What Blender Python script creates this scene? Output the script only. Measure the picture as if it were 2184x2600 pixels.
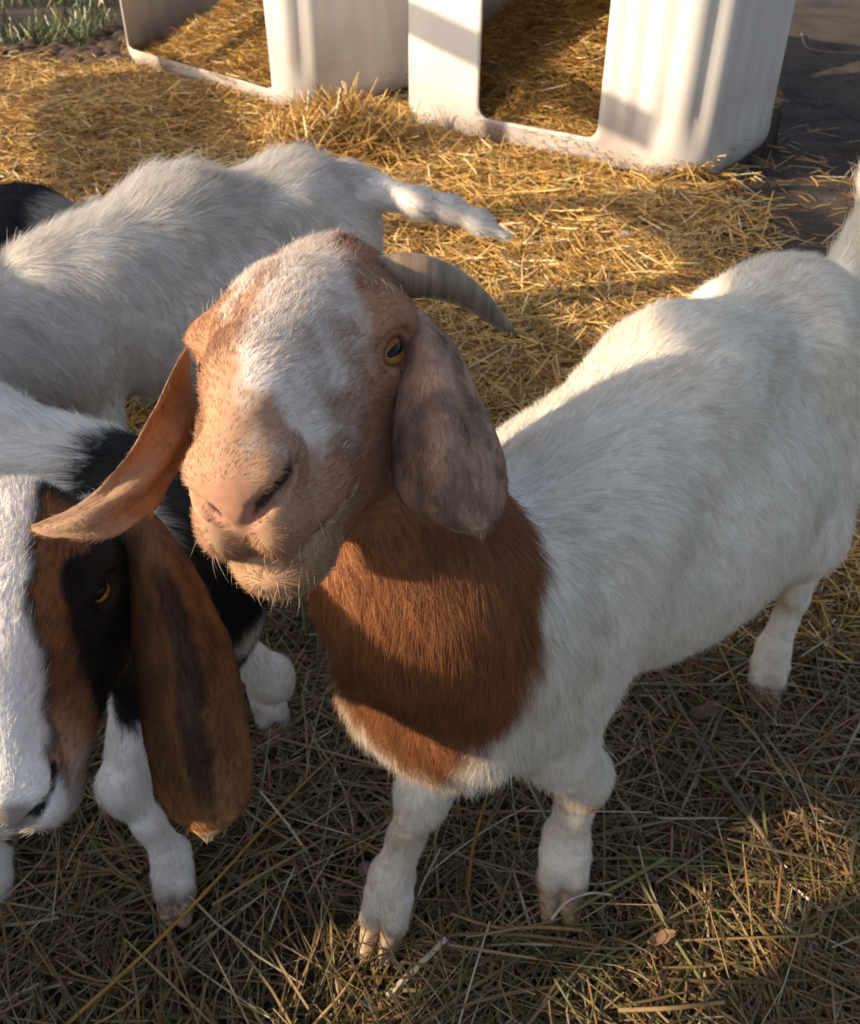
import bpy, bmesh, math, random, os
import numpy as np
from mathutils import Vector, Matrix
random.seed(7)
rng = np.random.default_rng(7)
for o in list(bpy.data.objects):
    bpy.data.objects.remove(o)
scene = bpy.context.scene
COL = scene.collection
R_ = math.radians

# ------------------------------------------------------------------ camera
CAM_H = 1.10
PITCH = R_(38)
FPX = 2250.0                       # focal length in photograph pixels (2184 wide)
cam_d = bpy.data.cameras.new("camera")
cam = bpy.data.objects.new("camera", cam_d)
COL.objects.link(cam)
cam.location = (0, 0, CAM_H)
cam.rotation_euler = (R_(90) - PITCH, 0, 0)
cam_d.sensor_fit = 'HORIZONTAL'
cam_d.sensor_width = 36
cam_d.lens = 36 * FPX / 2184
cam_d.clip_start = 0.02
cam_d.clip_end = 500
cam_d.dof.use_dof = True
cam_d.dof.focus_distance = 0.56
cam_d.dof.aperture_fstop = 24.0
scene.camera = cam

# ------------------------------------------------------------------ light
SUN_EL = R_(24)
SUN_H = np.array([-0.950, -0.312])          # horizontal direction towards the sun
TO_SUN = np.array([SUN_H[0] * math.cos(SUN_EL), SUN_H[1] * math.cos(SUN_EL), math.sin(SUN_EL)])
world = bpy.data.worlds.new("World")
scene.world = world
world.use_nodes = True
wn = world.node_tree
bg = wn.nodes['Background']
sky = wn.nodes.new('ShaderNodeTexSky')
sky.sky_type = 'NISHITA'
sky.sun_disc = False
sky.sun_elevation = SUN_EL
sky.sun_rotation = math.atan2(TO_SUN[0], TO_SUN[1])
sky.air_density = 1.0
sky.dust_density = 3.0
sky.ozone_density = 1.0
hs = wn.nodes.new('ShaderNodeHueSaturation'); hs.inputs['Saturation'].default_value = .75
wn.links.new(sky.outputs[0], hs.inputs['Color']); wn.links.new(hs.outputs[0], bg.inputs[0])
bg.inputs[1].default_value = 0.125
sun_d = bpy.data.lights.new("sun", 'SUN')
sun_d.energy = 5.0
sun_d.angle = R_(0.5)
sun_d.color = (1.0, 0.80, 0.56)
sun = bpy.data.objects.new("sun", sun_d)
COL.objects.link(sun)
sun.rotation_euler = Vector(TO_SUN).to_track_quat('Z', 'Y').to_euler()
sun.location = (-6, -3, 4)
scene.view_settings.view_transform = 'Standard'
scene.view_settings.look = 'None'
scene.view_settings.exposure = 0.68
scene.view_settings.gamma = 1.0
scene.render.engine = 'CYCLES'

# ------------------------------------------------------------------ helpers
C_ = np.array([0, 0, CAM_H]); RT = np.array([1, 0, 0.])
FW = np.array([0, math.cos(PITCH), -math.sin(PITCH)]); UPV = np.array([0, math.sin(PITCH), math.cos(PITCH)])
def atz(x, y, z):                     # point of the sight line through photo pixel x, y at height z
    r = RT * (x - 1092) / FPX - UPV * (y - 1300) / FPX + FW
    return C_ + r * ((z - CAM_H) / r[2])
def atd(x, y, d):                     # the same at distance d along the view axis
    return C_ + d * (RT * (x - 1092) / FPX - UPV * (y - 1300) / FPX + FW)
def A(*v): return np.array(v, dtype=float)
def unit(v):
    v = np.asarray(v, float); return v / (np.linalg.norm(v, axis=-1, keepdims=True) + 1e-12)
def sstep(a, b, x):
    t = np.clip((x - a) / (b - a), 0, 1); return t * t * (3 - 2 * t)
def vnoise(p, f, seed=0):             # value noise in [-1, 1]
    q = p * f + seed * 17.13 + 100.0
    i = np.floor(q).astype(np.int64); w = q - i; w = w * w * (3 - 2 * w)
    out = 0
    for dx in (0, 1):
        for dy in (0, 1):
            for dz in (0, 1):
                h = ((i[:, 0] + dx) * 73856093) ^ ((i[:, 1] + dy) * 19349663) ^ ((i[:, 2] + dz) * 83492791) ^ (seed * 2654435)
                h = (h ^ (h >> 13)) * 1274126177 & 0x7fffffff
                h = (h ^ (h >> 15)) & 0xffff
                v = h / 32767.5 - 1
                out = out + v * (w[:, 0] if dx else 1 - w[:, 0]) * (w[:, 1] if dy else 1 - w[:, 1]) * (w[:, 2] if dz else 1 - w[:, 2])
    return out
def fbm(p, f, seed=0, n=3):
    return sum(vnoise(p, f * 2 ** k, seed + k) * .5 ** k for k in range(n)) / 1.5

def tag(o, label=None, cat=None, group=None, kind=None):
    if label: o['label'] = label
    if cat: o['category'] = cat
    if group: o['group'] = group
    if kind: o['kind'] = kind
    return o
def empty(name, loc=(0, 0, 0), rot=(0, 0, 0)):
    o = bpy.data.objects.new(name, None); COL.objects.link(o)
    o.location = loc; o.rotation_euler = rot; o.empty_display_size = .05
    return o
def mesh_np(name, v, f4=None, f3=None, mat=None, parent=None, smooth=True, col=None, mats=None, midx=None):
    v = np.asarray(v, np.float32)
    me = bpy.data.meshes.new(name)
    me.vertices.add(len(v)); me.vertices.foreach_set('co', v.ravel())
    n4 = 0 if f4 is None else len(f4); n3 = 0 if f3 is None else len(f3)
    li = np.concatenate([np.asarray(f4, np.int32).ravel() if n4 else np.zeros(0, np.int32), np.asarray(f3, np.int32).ravel() if n3 else np.zeros(0, np.int32)])
    me.loops.add(len(li)); me.loops.foreach_set('vertex_index', li)
    me.polygons.add(n4 + n3)
    st = np.concatenate([np.arange(n4) * 4, n4 * 4 + np.arange(n3) * 3]).astype(np.int32)
    me.polygons.foreach_set('loop_start', st)
    if midx is not None: me.polygons.foreach_set('material_index', np.asarray(midx, np.int32))
    me.polygons.foreach_set('use_smooth', np.full(n4 + n3, smooth))
    me.update(calc_edges=True)
    if col is not None:
        a = me.attributes.new('coat', 'FLOAT_COLOR', 'POINT')
        c = np.ones((len(v), 4), np.float32); c[:, :3] = col
        a.data.foreach_set('color', c.ravel())
    if mat: me.materials.append(mat)
    for m in mats or []: me.materials.append(m)
    o = bpy.data.objects.new(name, me); COL.objects.link(o)
    if parent is not None: o.parent = parent
    return o

# ---- materials
def new_mat(name):
    m = bpy.data.materials.new(name); m.use_nodes = True
    nt = m.node_tree; return m, nt, nt.nodes['Principled BSDF']
def N(nt, t, **kw):
    n = nt.nodes.new(t)
    for k, v in kw.items(): setattr(n, k, v)
    return n
def mat_coat(name, rough=.75, bump=.0):
    m, nt, b = new_mat(name)
    a = N(nt, 'ShaderNodeAttribute', attribute_name='coat')
    no = N(nt, 'ShaderNodeTexNoise'); no.inputs['Scale'].default_value = 260; no.inputs['Detail'].default_value = 3
    tc = N(nt, 'ShaderNodeTexCoord'); nt.links.new(tc.outputs['Object'], no.inputs['Vector'])
    mx = N(nt, 'ShaderNodeMix', data_type='RGBA', blend_type='MULTIPLY'); mx.inputs[0].default_value = 1
    mr = N(nt, 'ShaderNodeMapRange'); mr.inputs[1].default_value = .3; mr.inputs[2].default_value = .7
    mr.inputs[3].default_value = .86; mr.inputs[4].default_value = 1.04
    nt.links.new(no.outputs[0], mr.inputs[0])
    nt.links.new(a.outputs['Color'], mx.inputs[6]); nt.links.new(mr.outputs[0], mx.inputs[7])
    nt.links.new(mx.outputs[2], b.inputs['Base Color'])
    b.inputs['Roughness'].default_value = rough
    b.inputs['Specular IOR Level'].default_value = .25
    bm = N(nt, 'ShaderNodeBump'); bm.inputs['Strength'].default_value = .15; bm.inputs['Distance'].default_value = .001
    nt.links.new(no.outputs[0], bm.inputs['Height']); nt.links.new(bm.outputs[0], b.inputs['Normal'])
    return m
def mat_fur(name):
    m, nt, b = new_mat(name)
    a = N(nt, 'ShaderNodeAttribute', attribute_name='coat')
    b.inputs['Roughness'].default_value = .5
    b.inputs['Specular IOR Level'].default_value = .35
    nt.links.new(a.outputs['Color'], b.inputs['Base Color'])
    tr = N(nt, 'ShaderNodeBsdfTranslucent'); nt.links.new(a.outputs['Color'], tr.inputs[0])
    mx = N(nt, 'ShaderNodeMixShader'); mx.inputs[0].default_value = .30
    nt.links.new(b.outputs[0], mx.inputs[1]); nt.links.new(tr.outputs[0], mx.inputs[2])
    nt.links.new(mx.outputs[0], nt.nodes['Material Output'].inputs[0])
    return m
M_SKIN = mat_coat('goat_skin'); M_FUR = mat_fur('goat_fur')
M_NOSE = mat_coat('goat_nose', .45)

# ------------------------------------------------------------------ implicit surfaces
class Shape:
    def __init__(s): s.p = []
    def cone(s, a, b, ra, rb, k=.03, flow=None, L=.015, op='add', g=None):
        a = A(*a); b = A(*b); r = max(ra, rb)
        s.p.append(dict(t='c', a=a, b=b, ra=ra, rb=rb, k=k, op=op, L=L, g=g, flow=unit(b - a) if flow is None else unit(A(*flow)),
                        lo=np.minimum(a, b) - r, hi=np.maximum(a, b) + r)); return s
    def chain(s, pts, rs, **kw):
        for i in range(len(pts) - 1): s.cone(pts[i], pts[i + 1], rs[i], rs[i + 1], **kw)
    def ell(s, c, M, r, k=.03, flow=(0, 0, 1), L=.015, op='add', g=None):
        c = A(*c); e = np.abs(np.asarray(M)) @ A(*r)
        s.p.append(dict(t='e', c=c, M=np.asarray(M, float), r=A(*r), k=k, op=op, L=L, g=g, flow=unit(A(*flow)), lo=c - e, hi=c + e)); return s
    @staticmethod
    def d1(q, P):
        if q['t'] == 'c':
            ab = q['b'] - q['a']; t = np.clip(((P - q['a']) @ ab) / (ab @ ab + 1e-12), 0, 1)
            return np.linalg.norm(P - q['a'] - t[:, None] * ab, axis=1) - (q['ra'] + (q['rb'] - q['ra']) * t)
        l = (P - q['c']) @ q['M']; k0 = np.linalg.norm(l / q['r'], axis=1); k1 = np.linalg.norm(l / q['r'] ** 2, axis=1)
        return np.where(k1 < 1e-6, -q['r'].min(), k0 * (k0 - 1) / (k1 + 1e-9))
    def sdf(s, P, margin=.07):
        D = np.full(len(P), .5)
        for q in s.p:
            m = np.nonzero(np.all((P > q['lo'] - margin) & (P < q['hi'] + margin), axis=1))[0]
            if not len(m): continue
            d = s.d1(q, P[m]); c = D[m]; k = q['k']
            if q['op'] == 'add':
                h = np.maximum(k - np.abs(c - d), 0) / k; D[m] = np.minimum(c, d) - h * h * k * .25
            else:
                d = -d; h = np.maximum(k - np.abs(c - d), 0) / k; D[m] = np.maximum(c, d) + h * h * k * .25
        return D
    def grad(s, P, e=8e-4):
        o = np.array([[1, -1, -1], [-1, -1, 1], [-1, 1, -1], [1, 1, 1.]])
        return unit(sum(v * s.sdf(P + v * e)[:, None] for v in o))
    def weights(s, P, k=.018):                # flow vector and hair length, blended from the primitives
        W = np.zeros(len(P)) + 1e-9; Fv = np.zeros((len(P), 3)); L = np.zeros(len(P)) + 1e-11
        for q in s.p:
            if q['op'] != 'add': continue
            w = np.exp(-np.clip(np.abs(s.d1(q, P)), 0, 1) / k)
            W += w; Fv += w[:, None] * q['flow']; L += w * q['L']
        return unit(Fv), L / W
    def mesh(s, step=.005, fine=None, fstep=.0017):
        lo = np.min([q['lo'] for q in s.p if q['op'] == 'add'], 0) - .02; hi = np.max([q['hi'] for q in s.p if q['op'] == 'add'], 0) + .02
        ax = []
        for i in range(3):
            if fine is None:
                a = np.arange(lo[i], hi[i] + step, step)
            else:
                f0, f1 = max(fine[0][i], lo[i]), min(fine[1][i], hi[i])
                a = np.concatenate([np.linspace(lo[i], f0, max(2, int((f0 - lo[i]) / step)), endpoint=False), np.arange(f0, f1, fstep), np.arange(f1, hi[i] + step, step)])
            n = (-(len(a) - 1)) % 8
            a = np.concatenate([a, a[-1] + step * np.arange(1, n + 1)]); ax.append(a)
        nx, ny, nz = [len(a) for a in ax]
        V = np.full((nx, ny, nz), .1, np.float32)
        bc = [np.array([(a[j], a[min(j + 8, len(a) - 1)]) for j in range(0, len(a) - 1, 8)]) for a in ax]
        I, J, K = np.meshgrid(*[np.arange(len(b)) for b in bc], indexing='ij')
        I, J, K = I.ravel(), J.ravel(), K.ravel()
        cc = np.stack([bc[0][I].mean(1), bc[1][J].mean(1), bc[2][K].mean(1)], 1)
        rad = .5 * np.sqrt((bc[0][I, 1] - bc[0][I, 0]) ** 2 + (bc[1][J, 1] - bc[1][J, 0]) ** 2 + (bc[2][K, 1] - bc[2][K, 0]) ** 2)
        dc = s.sdf(cc, .08)
        V8 = np.where(dc < 0, -.1, .1).astype(np.float32).reshape(len(bc[0]), len(bc[1]), len(bc[2]))
        V[:nx - 1, :ny - 1, :nz - 1] = np.repeat(np.repeat(np.repeat(V8, 8, 0), 8, 1), 8, 2)
        act = np.nonzero(np.abs(dc) < rad * 1.25 + .004)[0]
        r9 = np.arange(9); oi, oj, ok = [a.ravel() for a in np.meshgrid(r9, r9, r9, indexing='ij')]
        for c0 in range(0, len(act), 1500):
            b = act[c0:c0 + 1500]
            gi = (I[b, None] * 8 + oi).ravel(); gj = (J[b, None] * 8 + oj).ravel(); gk = (K[b, None] * 8 + ok).ravel()
            P = np.stack([ax[0][gi], ax[1][gj], ax[2][gk]], 1)
            V[gi, gj, gk] = s.sdf(P)
        S = V < 0
        n8 = np.zeros((nx - 1, ny - 1, nz - 1), np.int8)
        for a in (0, 1):
            for b in (0, 1):
                for c in (0, 1): n8 += S[a:nx - 1 + a, b:ny - 1 + b, c:nz - 1 + c]
        ci, cj, ck = np.nonzero((n8 > 0) & (n8 < 8)); del n8
        co = [(a, b, c) for a in (0, 1) for b in (0, 1) for c in (0, 1)]
        vv = {o: V[ci + o[0], cj + o[1], ck + o[2]] for o in co}
        pp = {o: np.stack([ax[0][ci + o[0]], ax[1][cj + o[1]], ax[2][ck + o[2]]], 1) for o in co}
        acc = np.zeros((len(ci), 3)); cnt = np.zeros(len(ci))
        for o in co:
            for a in range(3):
                if o[a] == 0:
                    o2 = tuple(1 if i == a else o[i] for i in range(3))
                    m = (vv[o] < 0) != (vv[o2] < 0)
                    t = np.clip(vv[o] / (vv[o] - vv[o2] + 1e-12), 0, 1)
                    acc[m] += (pp[o] + (pp[o2] - pp[o]) * t[:, None])[m]; cnt[m] += 1
        vt = acc / cnt[:, None]
        idx = np.full((nx - 1, ny - 1, nz - 1), -1, np.int32); idx[ci, cj, ck] = np.arange(len(ci))
        Q = []
        for a in range(3):
            sl0 = [slice(1, -1)] * 3; sl1 = [slice(1, -1)] * 3; sl0[a] = slice(0, -1); sl1[a] = slice(1, None)
            s0 = S[tuple(sl0)]; s1 = S[tuple(sl1)]
            e = np.nonzero(s0 != s1); sg = s0[e]
            g = [e[i] + (0 if i == a else 1) for i in range(3)]
            b, c = (a + 1) % 3, (a + 2) % 3
            def id_(db, dc_):
                h = list(g); h[b] = h[b] - db; h[c] = h[c] - dc_; return idx[h[0], h[1], h[2]]
            q = np.stack([id_(1, 1), id_(0, 1), id_(0, 0), id_(1, 0)], 1)
            q = np.where(sg[:, None], q, q[:, ::-1]); Q.append(q)
        Q = np.concatenate(Q); Q = Q[(Q >= 0).all(1)]
        for _ in range(2):
            d = s.sdf(vt); g = s.grad(vt); vt = vt - np.clip(d, -.003, .003)[:, None] * g
        return vt, Q

# ------------------------------------------------------------------ fur
def sample_quads(v, Q, dens, n_max, wfun):
    a, b, c, d = v[Q[:, 0]], v[Q[:, 1]], v[Q[:, 2]], v[Q[:, 3]]
    cr = np.cross(c - a, d - b) * .5; ar = np.linalg.norm(cr, axis=1)
    ctr = (a + b + c + d) / 4; nn = cr / (ar[:, None] + 1e-12)
    tocam = unit(C_ - ctr); face = (nn * tocam).sum(1)
    w = ar * wfun(ctr) * np.where(face < -.35, .12, 1.0)
    n = min(int(w.sum() * dens), n_max)
    cs = np.cumsum(w); f = np.searchsorted(cs, rng.random(n) * cs[-1]); f = np.minimum(f, len(Q) - 1)
    s, t = rng.random((n, 1)), rng.random((n, 1))
    P = (a[f] * (1 - s) + b[f] * s) * (1 - t) + (d[f] * (1 - s) + c[f] * s) * t
    return P, f, nn[f]
def add_fur(name, P, Nn, flow, L, col, parent, rad=1.3e-4, lift=.35, droop=.15, jit=.35, clump=.5, cf=60, npt=4, mat=None):
    n = len(P)
    T = flow - (flow * Nn).sum(1, keepdims=True) * Nn; T = unit(T)
    cl = np.stack([vnoise(P, cf, 3), vnoise(P, cf, 5), vnoise(P, cf, 7)], 1)
    B = np.cross(Nn, T)
    D = unit(T + Nn * (np.ones(n) * lift * (1 + .5 * vnoise(P, cf * .7, 11)))[:, None] + B * (cl[:, :1] * clump) + T * 0 + rng.normal(size=(n, 3)) * jit * .4)
    bad = (D * Nn).sum(1) < .08; D[bad] = unit(D[bad] + Nn[bad] * .2)
    LL = (L * (.65 + .55 * rng.random(n)) * (1 + .25 * vnoise(P, cf, 13)))[:, None]
    pts = np.zeros((n, npt, 3), np.float32)
    base = P - Nn * .0008
    B2 = B * rng.normal(size=(n, 1)) * .15 + rng.normal(size=(n, 3)) * .06
    for k in range(npt):
        t = k / (npt - 1)
        pts[:, k] = base + LL * (D * t + (T * .35 - Nn * .12 + B2 + A(0, 0, -1) * droop) * t * t * .8)
    cu = bpy.data.hair_curves.new(name)
    cu.add_curves([npt] * n)
    cu.attributes['position'].data.foreach_set('vector', pts.ravel()) if 'position' in cu.attributes else cu.position_data.foreach_set('vector', pts.ravel())
    ra = cu.attributes.get('radius') or cu.attributes.new('radius', 'FLOAT', 'POINT')
    prof = np.array([1, .9, .6, .12][:npt]) if npt == 4 else np.linspace(1, .1, npt)
    rr = (rad * (.7 + .6 * rng.random((n, 1))) * prof).astype(np.float32)
    ra.data.foreach_set('value', rr.ravel())
    ca = cu.attributes.new('coat', 'FLOAT_COLOR', 'CURVE')
    c4 = np.ones((n, 4), np.float32)
    c4[:, :3] = np.clip(col * (1 + .17 * rng.normal(size=(n, 1))) , .003, .93)
    ca.data.foreach_set('color', c4.ravel())
    cu.materials.append(mat or M_FUR)
    o = bpy.data.objects.new(name, cu); COL.objects.link(o); o.parent = parent
    return o
# ------------------------------------------------------------------ goat anatomy
class Frame:                                   # local axes: three columns of M, origin O
    def __init__(s, O, M): s.O = A(*O); s.M = np.asarray(M, float); s.eye_up = .32
    def __call__(s, x, y, z): return s.O + s.M @ A(x, y, z)
    def inv(s, P): return (P - s.O) @ np.linalg.inv(s.M).T
    def dir(s, x, y, z): return s.M @ A(x, y, z)
def body_frame(front, hind):                   # (f, l, z): forward, left, up, from the two mid-feet points
    f = unit(A(front[0] - hind[0], front[1] - hind[1])); m = (A(*front[:2]) + A(*hind[:2])) / 2
    return Frame((m[0], m[1], 0), np.array([[f[0], -f[1], 0], [f[1], f[0], 0], [0, 0, 1.]]))

NOSTRIL = [(.0045, .1535, -.0345), (.0110, .1505, -.0265), (.0185, .1450, -.0205), (.0235, .1385, -.0150), (.0250, .1330, -.0095)]
MOUTH = [(0, .1465, -.0605), (.012, .1430, -.0605), (.023, .132, -.0600), (.0315, .110, -.0560), (.0385, .088, -.0470), (.0395, .066, -.0340)]
def mouth_mask(q, w=.0010):
    qq = np.abs(q) * A(1, 0, 0) + q * A(0, 1, 1); d = np.full(len(q), 9.)
    for i in range(5):
        a, b = A(*MOUTH[i]), A(*MOUTH[i + 1]); t = np.clip(((qq - a) @ (b - a)) / ((b - a) @ (b - a)), 0, 1); e = (qq - a - t[:, None] * (b - a)) * A(.35, .35, 1)
        d = np.minimum(d, np.linalg.norm(e, axis=1) - w)
    return sstep(.0012, -.0004, d)
def nostril_mask(q, grow=0.0):
    qq = np.abs(q) * A(1, 0, 0) + q * A(0, 1, 1); d = np.full(len(q), 9.)
    for i, w in zip(range(4), (.0014, .0025, .0027, .0016)):
        if grow and i == 0: continue
        a, b = A(*NOSTRIL[i]), A(*NOSTRIL[i + 1]); t = np.clip(((qq - a) @ (b - a)) / ((b - a) @ (b - a)), 0, 1)
        d = np.minimum(d, np.linalg.norm(qq - a - t[:, None] * (b - a), axis=1) - w - grow)
    return sstep(.0012, -.0008, d)
def eye_basis(H, s, sc=1.0):
    Z = unit(H.dir(s * .78, .52, H.eye_up)); X = H.dir(0, 1, 0); X = unit(X - Z * (X @ Z)); Y = np.cross(Z, X)
    if Y @ H.dir(0, 0, 1) < 0: Y = -Y
    return X, Y, Z, A(*H(s *   .0478 * sc, .0040 * sc, 0))
def head_shape(S, H, sc=1.0, mouth=True, crown=1.0):
    def h(x, n, u): return H(x * sc, (n if n > 0 else n * crown) * sc, u * sc)
    R3 = H.M; back = H.dir(0, -1, 0.15)
    def E(c, r, k=.02, flow=None, L=.009): S.ell(h(*c), R3, [q * sc for q in r], k=k * sc, flow=back if flow is None else flow, L=L, g='head')
    def Cc(a, b, ra, rb, k=.02, L=.008, flow=None): S.cone(h(*a), h(*b), ra * sc, rb * sc, k=k * sc, flow=back if flow is None else flow, L=L, g='head')
    E((0, -.055, .002), (.060, .068 * crown, .050), L=.013)
    E((0, -.090, .014), (.040, .042 * crown, .042), L=.020)
    E((0, -.018, .024), (.044, .060, .030), L=.013)
    E((0, .030, .020), (.036, .060, .0265), k=.03, L=.010)
    Cc((0, .0, .020), (0, .085, .010), .031, .0225)
    Cc((0, .085, .010), (0, .135, -.012), .0225, .0185, L=.007)
    Cc((0, -.01, -.026), (0, .100, -.036), .046, .0255, L=.009)
    for s in (-1, 1):
        E((s * .049, -.006, .0185), (.0200, .030, .014), k=.016, L=.010)        # brow
        E((s * .047, -.014, -.004), (.0215, .028, .024), k=.014, L=.008)
        Cc((s * .034, .012, -.016), (s * .024, .075, -.022), .017, .015, k=.03, L=.007)  # cheek ridge
        Cc((s * .026, -.070, -.048), (s * .020, .045, -.056), .036, .024, k=.03, L=.010)   # jaw angle
        E((s * .0125, .126, -.037), (.0160, .026, .025), k=.012, L=.007)      # upper lip
        E((s * .0165, .128, -.012), (.0100, .020, .0105), k=.012, L=.004)     # nostril wing
        E((s * .0225, .084, -.044), (.0165, .030, .020), k=.016, L=.008)
    Cc((0, .01, -.070), (0, .090, -.074), .031, .0235, k=.02, L=.010)
    E((0, .106, -.0755), (.0235, .026, .0160), k=.016, L=.012)                # chin
    E((0, .140, -.023), (.011, .012, .012), k=.012, L=.001)                  # septum pad
    for s in (-1, 1):
        pts = [(s * x, y, z) for x, y, z in NOSTRIL]
        rr = [.0008, .0026, .0036, .0028, .0006]
        for i in range(4): S.cone(h(*pts[i]), h(*pts[i + 1]), rr[i] * sc, rr[i + 1] * sc, k=.005 * sc, op='sub')
        m = [(s * x, y, z) for x, y, z in MOUTH]
        if mouth:
            for i in range(5): S.cone(h(*m[i]), h(*m[i + 1]), .0022 * sc, .0018 * sc, k=.005 * sc, op='sub')
        # eye opening and lids
        X, Y, Z, c = eye_basis(H, s, sc)
        S.ell(c + Z * .013 * sc, np.stack([X, Y, Z], 1), [.0142 * sc, .0126 * sc, .0150 * sc], k=.006 * sc, op='sub')
        for a in np.arange(0, 360, 30):
            def lp(t):
                return c + (Z * (.0122 - .0040 * abs(math.cos(t)) ** 2.5) + X * .0134 * math.cos(t) + Y * ((.0092 if math.sin(t) > 0 else .0100) * math.sin(t) - .0015 * math.cos(t))) * sc
            up = math.sin(R_(a + 15)) > 0
            S.cone(lp(R_(a)), lp(R_(a + 30)), (.0037 if up else .0024) * sc, (.0037 if up else .0024) * sc, k=.003 * sc, flow=back, L=.003, g='lid')
            if up and a < 170: S.cone(lp(R_(a)) + (Y * .0062 - Z * .0015) * sc, lp(R_(a + 30)) + (Y * .0062 - Z * .0015) * sc, .0028 * sc, .0028 * sc, k=.004 * sc, flow=back, L=.006, g='lid')
    S.cone(h(0, .1545, -.034), h(0, .1500, -.058), .0011 * sc, .0011 * sc, k=.003 * sc, op='sub')

def make_eye(H, s, parent, sc=1.0):
    X, Y, Z, O = eye_basis(H, s, sc); r = .0144 * sc
    me = bpy.data.meshes.new('eye'); bm = bmesh.new()
    bmesh.ops.create_uvsphere(bm, u_segments=40, v_segments=28, radius=1.0)
    Y = np.cross(Z, X)
    for v in bm.verts:
        p = A(*v.co)
        if p[2] > .80: p = p * (1 + .10 * (p[2] - .80) / .2)
        v.co = p * r
    for f in bm.faces: f.smooth = True
    bm.to_mesh(me); bm.free()
    o = bpy.data.objects.new('eye', me); COL.objects.link(o); o.parent = parent
    Mx = Matrix([[X[0], Y[0], Z[0], O[0]], [X[1], Y[1], Z[1], O[1]], [X[2], Y[2], Z[2], O[2]], [0, 0, 0, 1]])
    if parent is not None: Mx = Matrix.Translation(-Vector(parent.location)) @ Mx
    o.matrix_local = Mx
    me.materials.append(M_EYE)
    return o
def mat_eye():
    m, nt, b = new_mat('goat_eye')
    tc = N(nt, 'ShaderNodeTexCoord'); sp = N(nt, 'ShaderNodeSeparateXYZ'); nt.links.new(tc.outputs['Object'], sp.inputs[0])
    def math_(op, a, b_=None, clamp=False):
        n = N(nt, 'ShaderNodeMath', operation=op); n.use_clamp = clamp
        for i, x in enumerate((a, b_)):
            if x is None: continue
            if isinstance(x, (int, float)): n.inputs[i].default_value = x
            else: nt.links.new(x, n.inputs[i])
        return n.outputs[0]
    r = .0144
    x = math_('DIVIDE', sp.outputs[0], r); y = math_('DIVIDE', sp.outputs[1], r); z = sp.outputs[2]
    r2 = math_('SQRT', math_('ADD', math_('MULTIPLY', x, x), math_('MULTIPLY', y, y)))
    # pupil: wide soft-cornered bar
    px = math_('POWER', math_('ABSOLUTE', math_('DIVIDE', x, .52)), 3.0); py = math_('POWER', math_('ABSOLUTE', math_('DIVIDE', y, .19)), 2.5)
    pup = math_('MULTIPLY', math_('SUBTRACT', 1.15, math_('ADD', px, py)), 6, True)
    no = N(nt, 'ShaderNodeTexNoise'); no.inputs['Scale'].default_value = 500; nt.links.new(tc.outputs['Object'], no.inputs[0])
    rp = N(nt, 'ShaderNodeValToRGB'); nt.links.new(math_('ADD', r2, math_('MULTIPLY', math_('SUBTRACT', no.outputs[0], .5), .25)), rp.inputs[0])
    e = rp.color_ramp.elements; e[0].position = .15; e[0].color = (.12, .045, .010, 1); e[1].position = .78; e[1].color = (.012, .006, .004, 1)
    q = e.new(.45); q.color = (.50, .235, .05, 1); q = e.new(.66); q.color = (.27, .11, .022, 1)
    mx = N(nt, 'ShaderNodeMix', data_type='RGBA'); nt.links.new(pup, mx.inputs[0]); nt.links.new(rp.outputs[0], mx.inputs[6]); mx.inputs[7].default_value = (.004, .005, .009, 1)
    nt.links.new(mx.outputs[2], b.inputs['Base Color'])
    b.inputs['Roughness'].default_value = .25; b.inputs['Coat Weight'].default_value = .32; b.inputs['Coat Roughness'].default_value = .03; b.inputs['Coat IOR'].default_value = 1.35; b.inputs['Specular IOR Level'].default_value = .15
    return m
M_EYE = mat_eye()

def hoof_mat():
    m, nt, b = new_mat('hoof_horn')
    tc = N(nt, 'ShaderNodeTexCoord'); no = N(nt, 'ShaderNodeTexNoise'); no.inputs['Scale'].default_value = 90; no.inputs['Detail'].default_value = 5
    mp = N(nt, 'ShaderNodeMapping'); mp.inputs['Scale'].default_value = (1, 1, 4); nt.links.new(tc.outputs['Object'], mp.inputs[0]); nt.links.new(mp.outputs[0], no.inputs[0])
    rp = N(nt, 'ShaderNodeValToRGB'); e = rp.color_ramp.elements
    e[0].position = .3; e[0].color = (.12, .075, .045, 1); e[1].position = .7; e[1].color = (.46, .31, .19, 1)
    nt.links.new(no.outputs[0], rp.inputs[0]); nt.links.new(rp.outputs[0], b.inputs['Base Color']); b.inputs['Roughness'].default_value = .5
    bm = N(nt, 'ShaderNodeBump'); bm.inputs['Strength'].default_value = .5; bm.inputs['Distance'].default_value = .002
    nt.links.new(no.outputs[0], bm.inputs['Height']); nt.links.new(bm.outputs[0], b.inputs['Normal'])
    return m
M_HOOF = hoof_mat()

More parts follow.
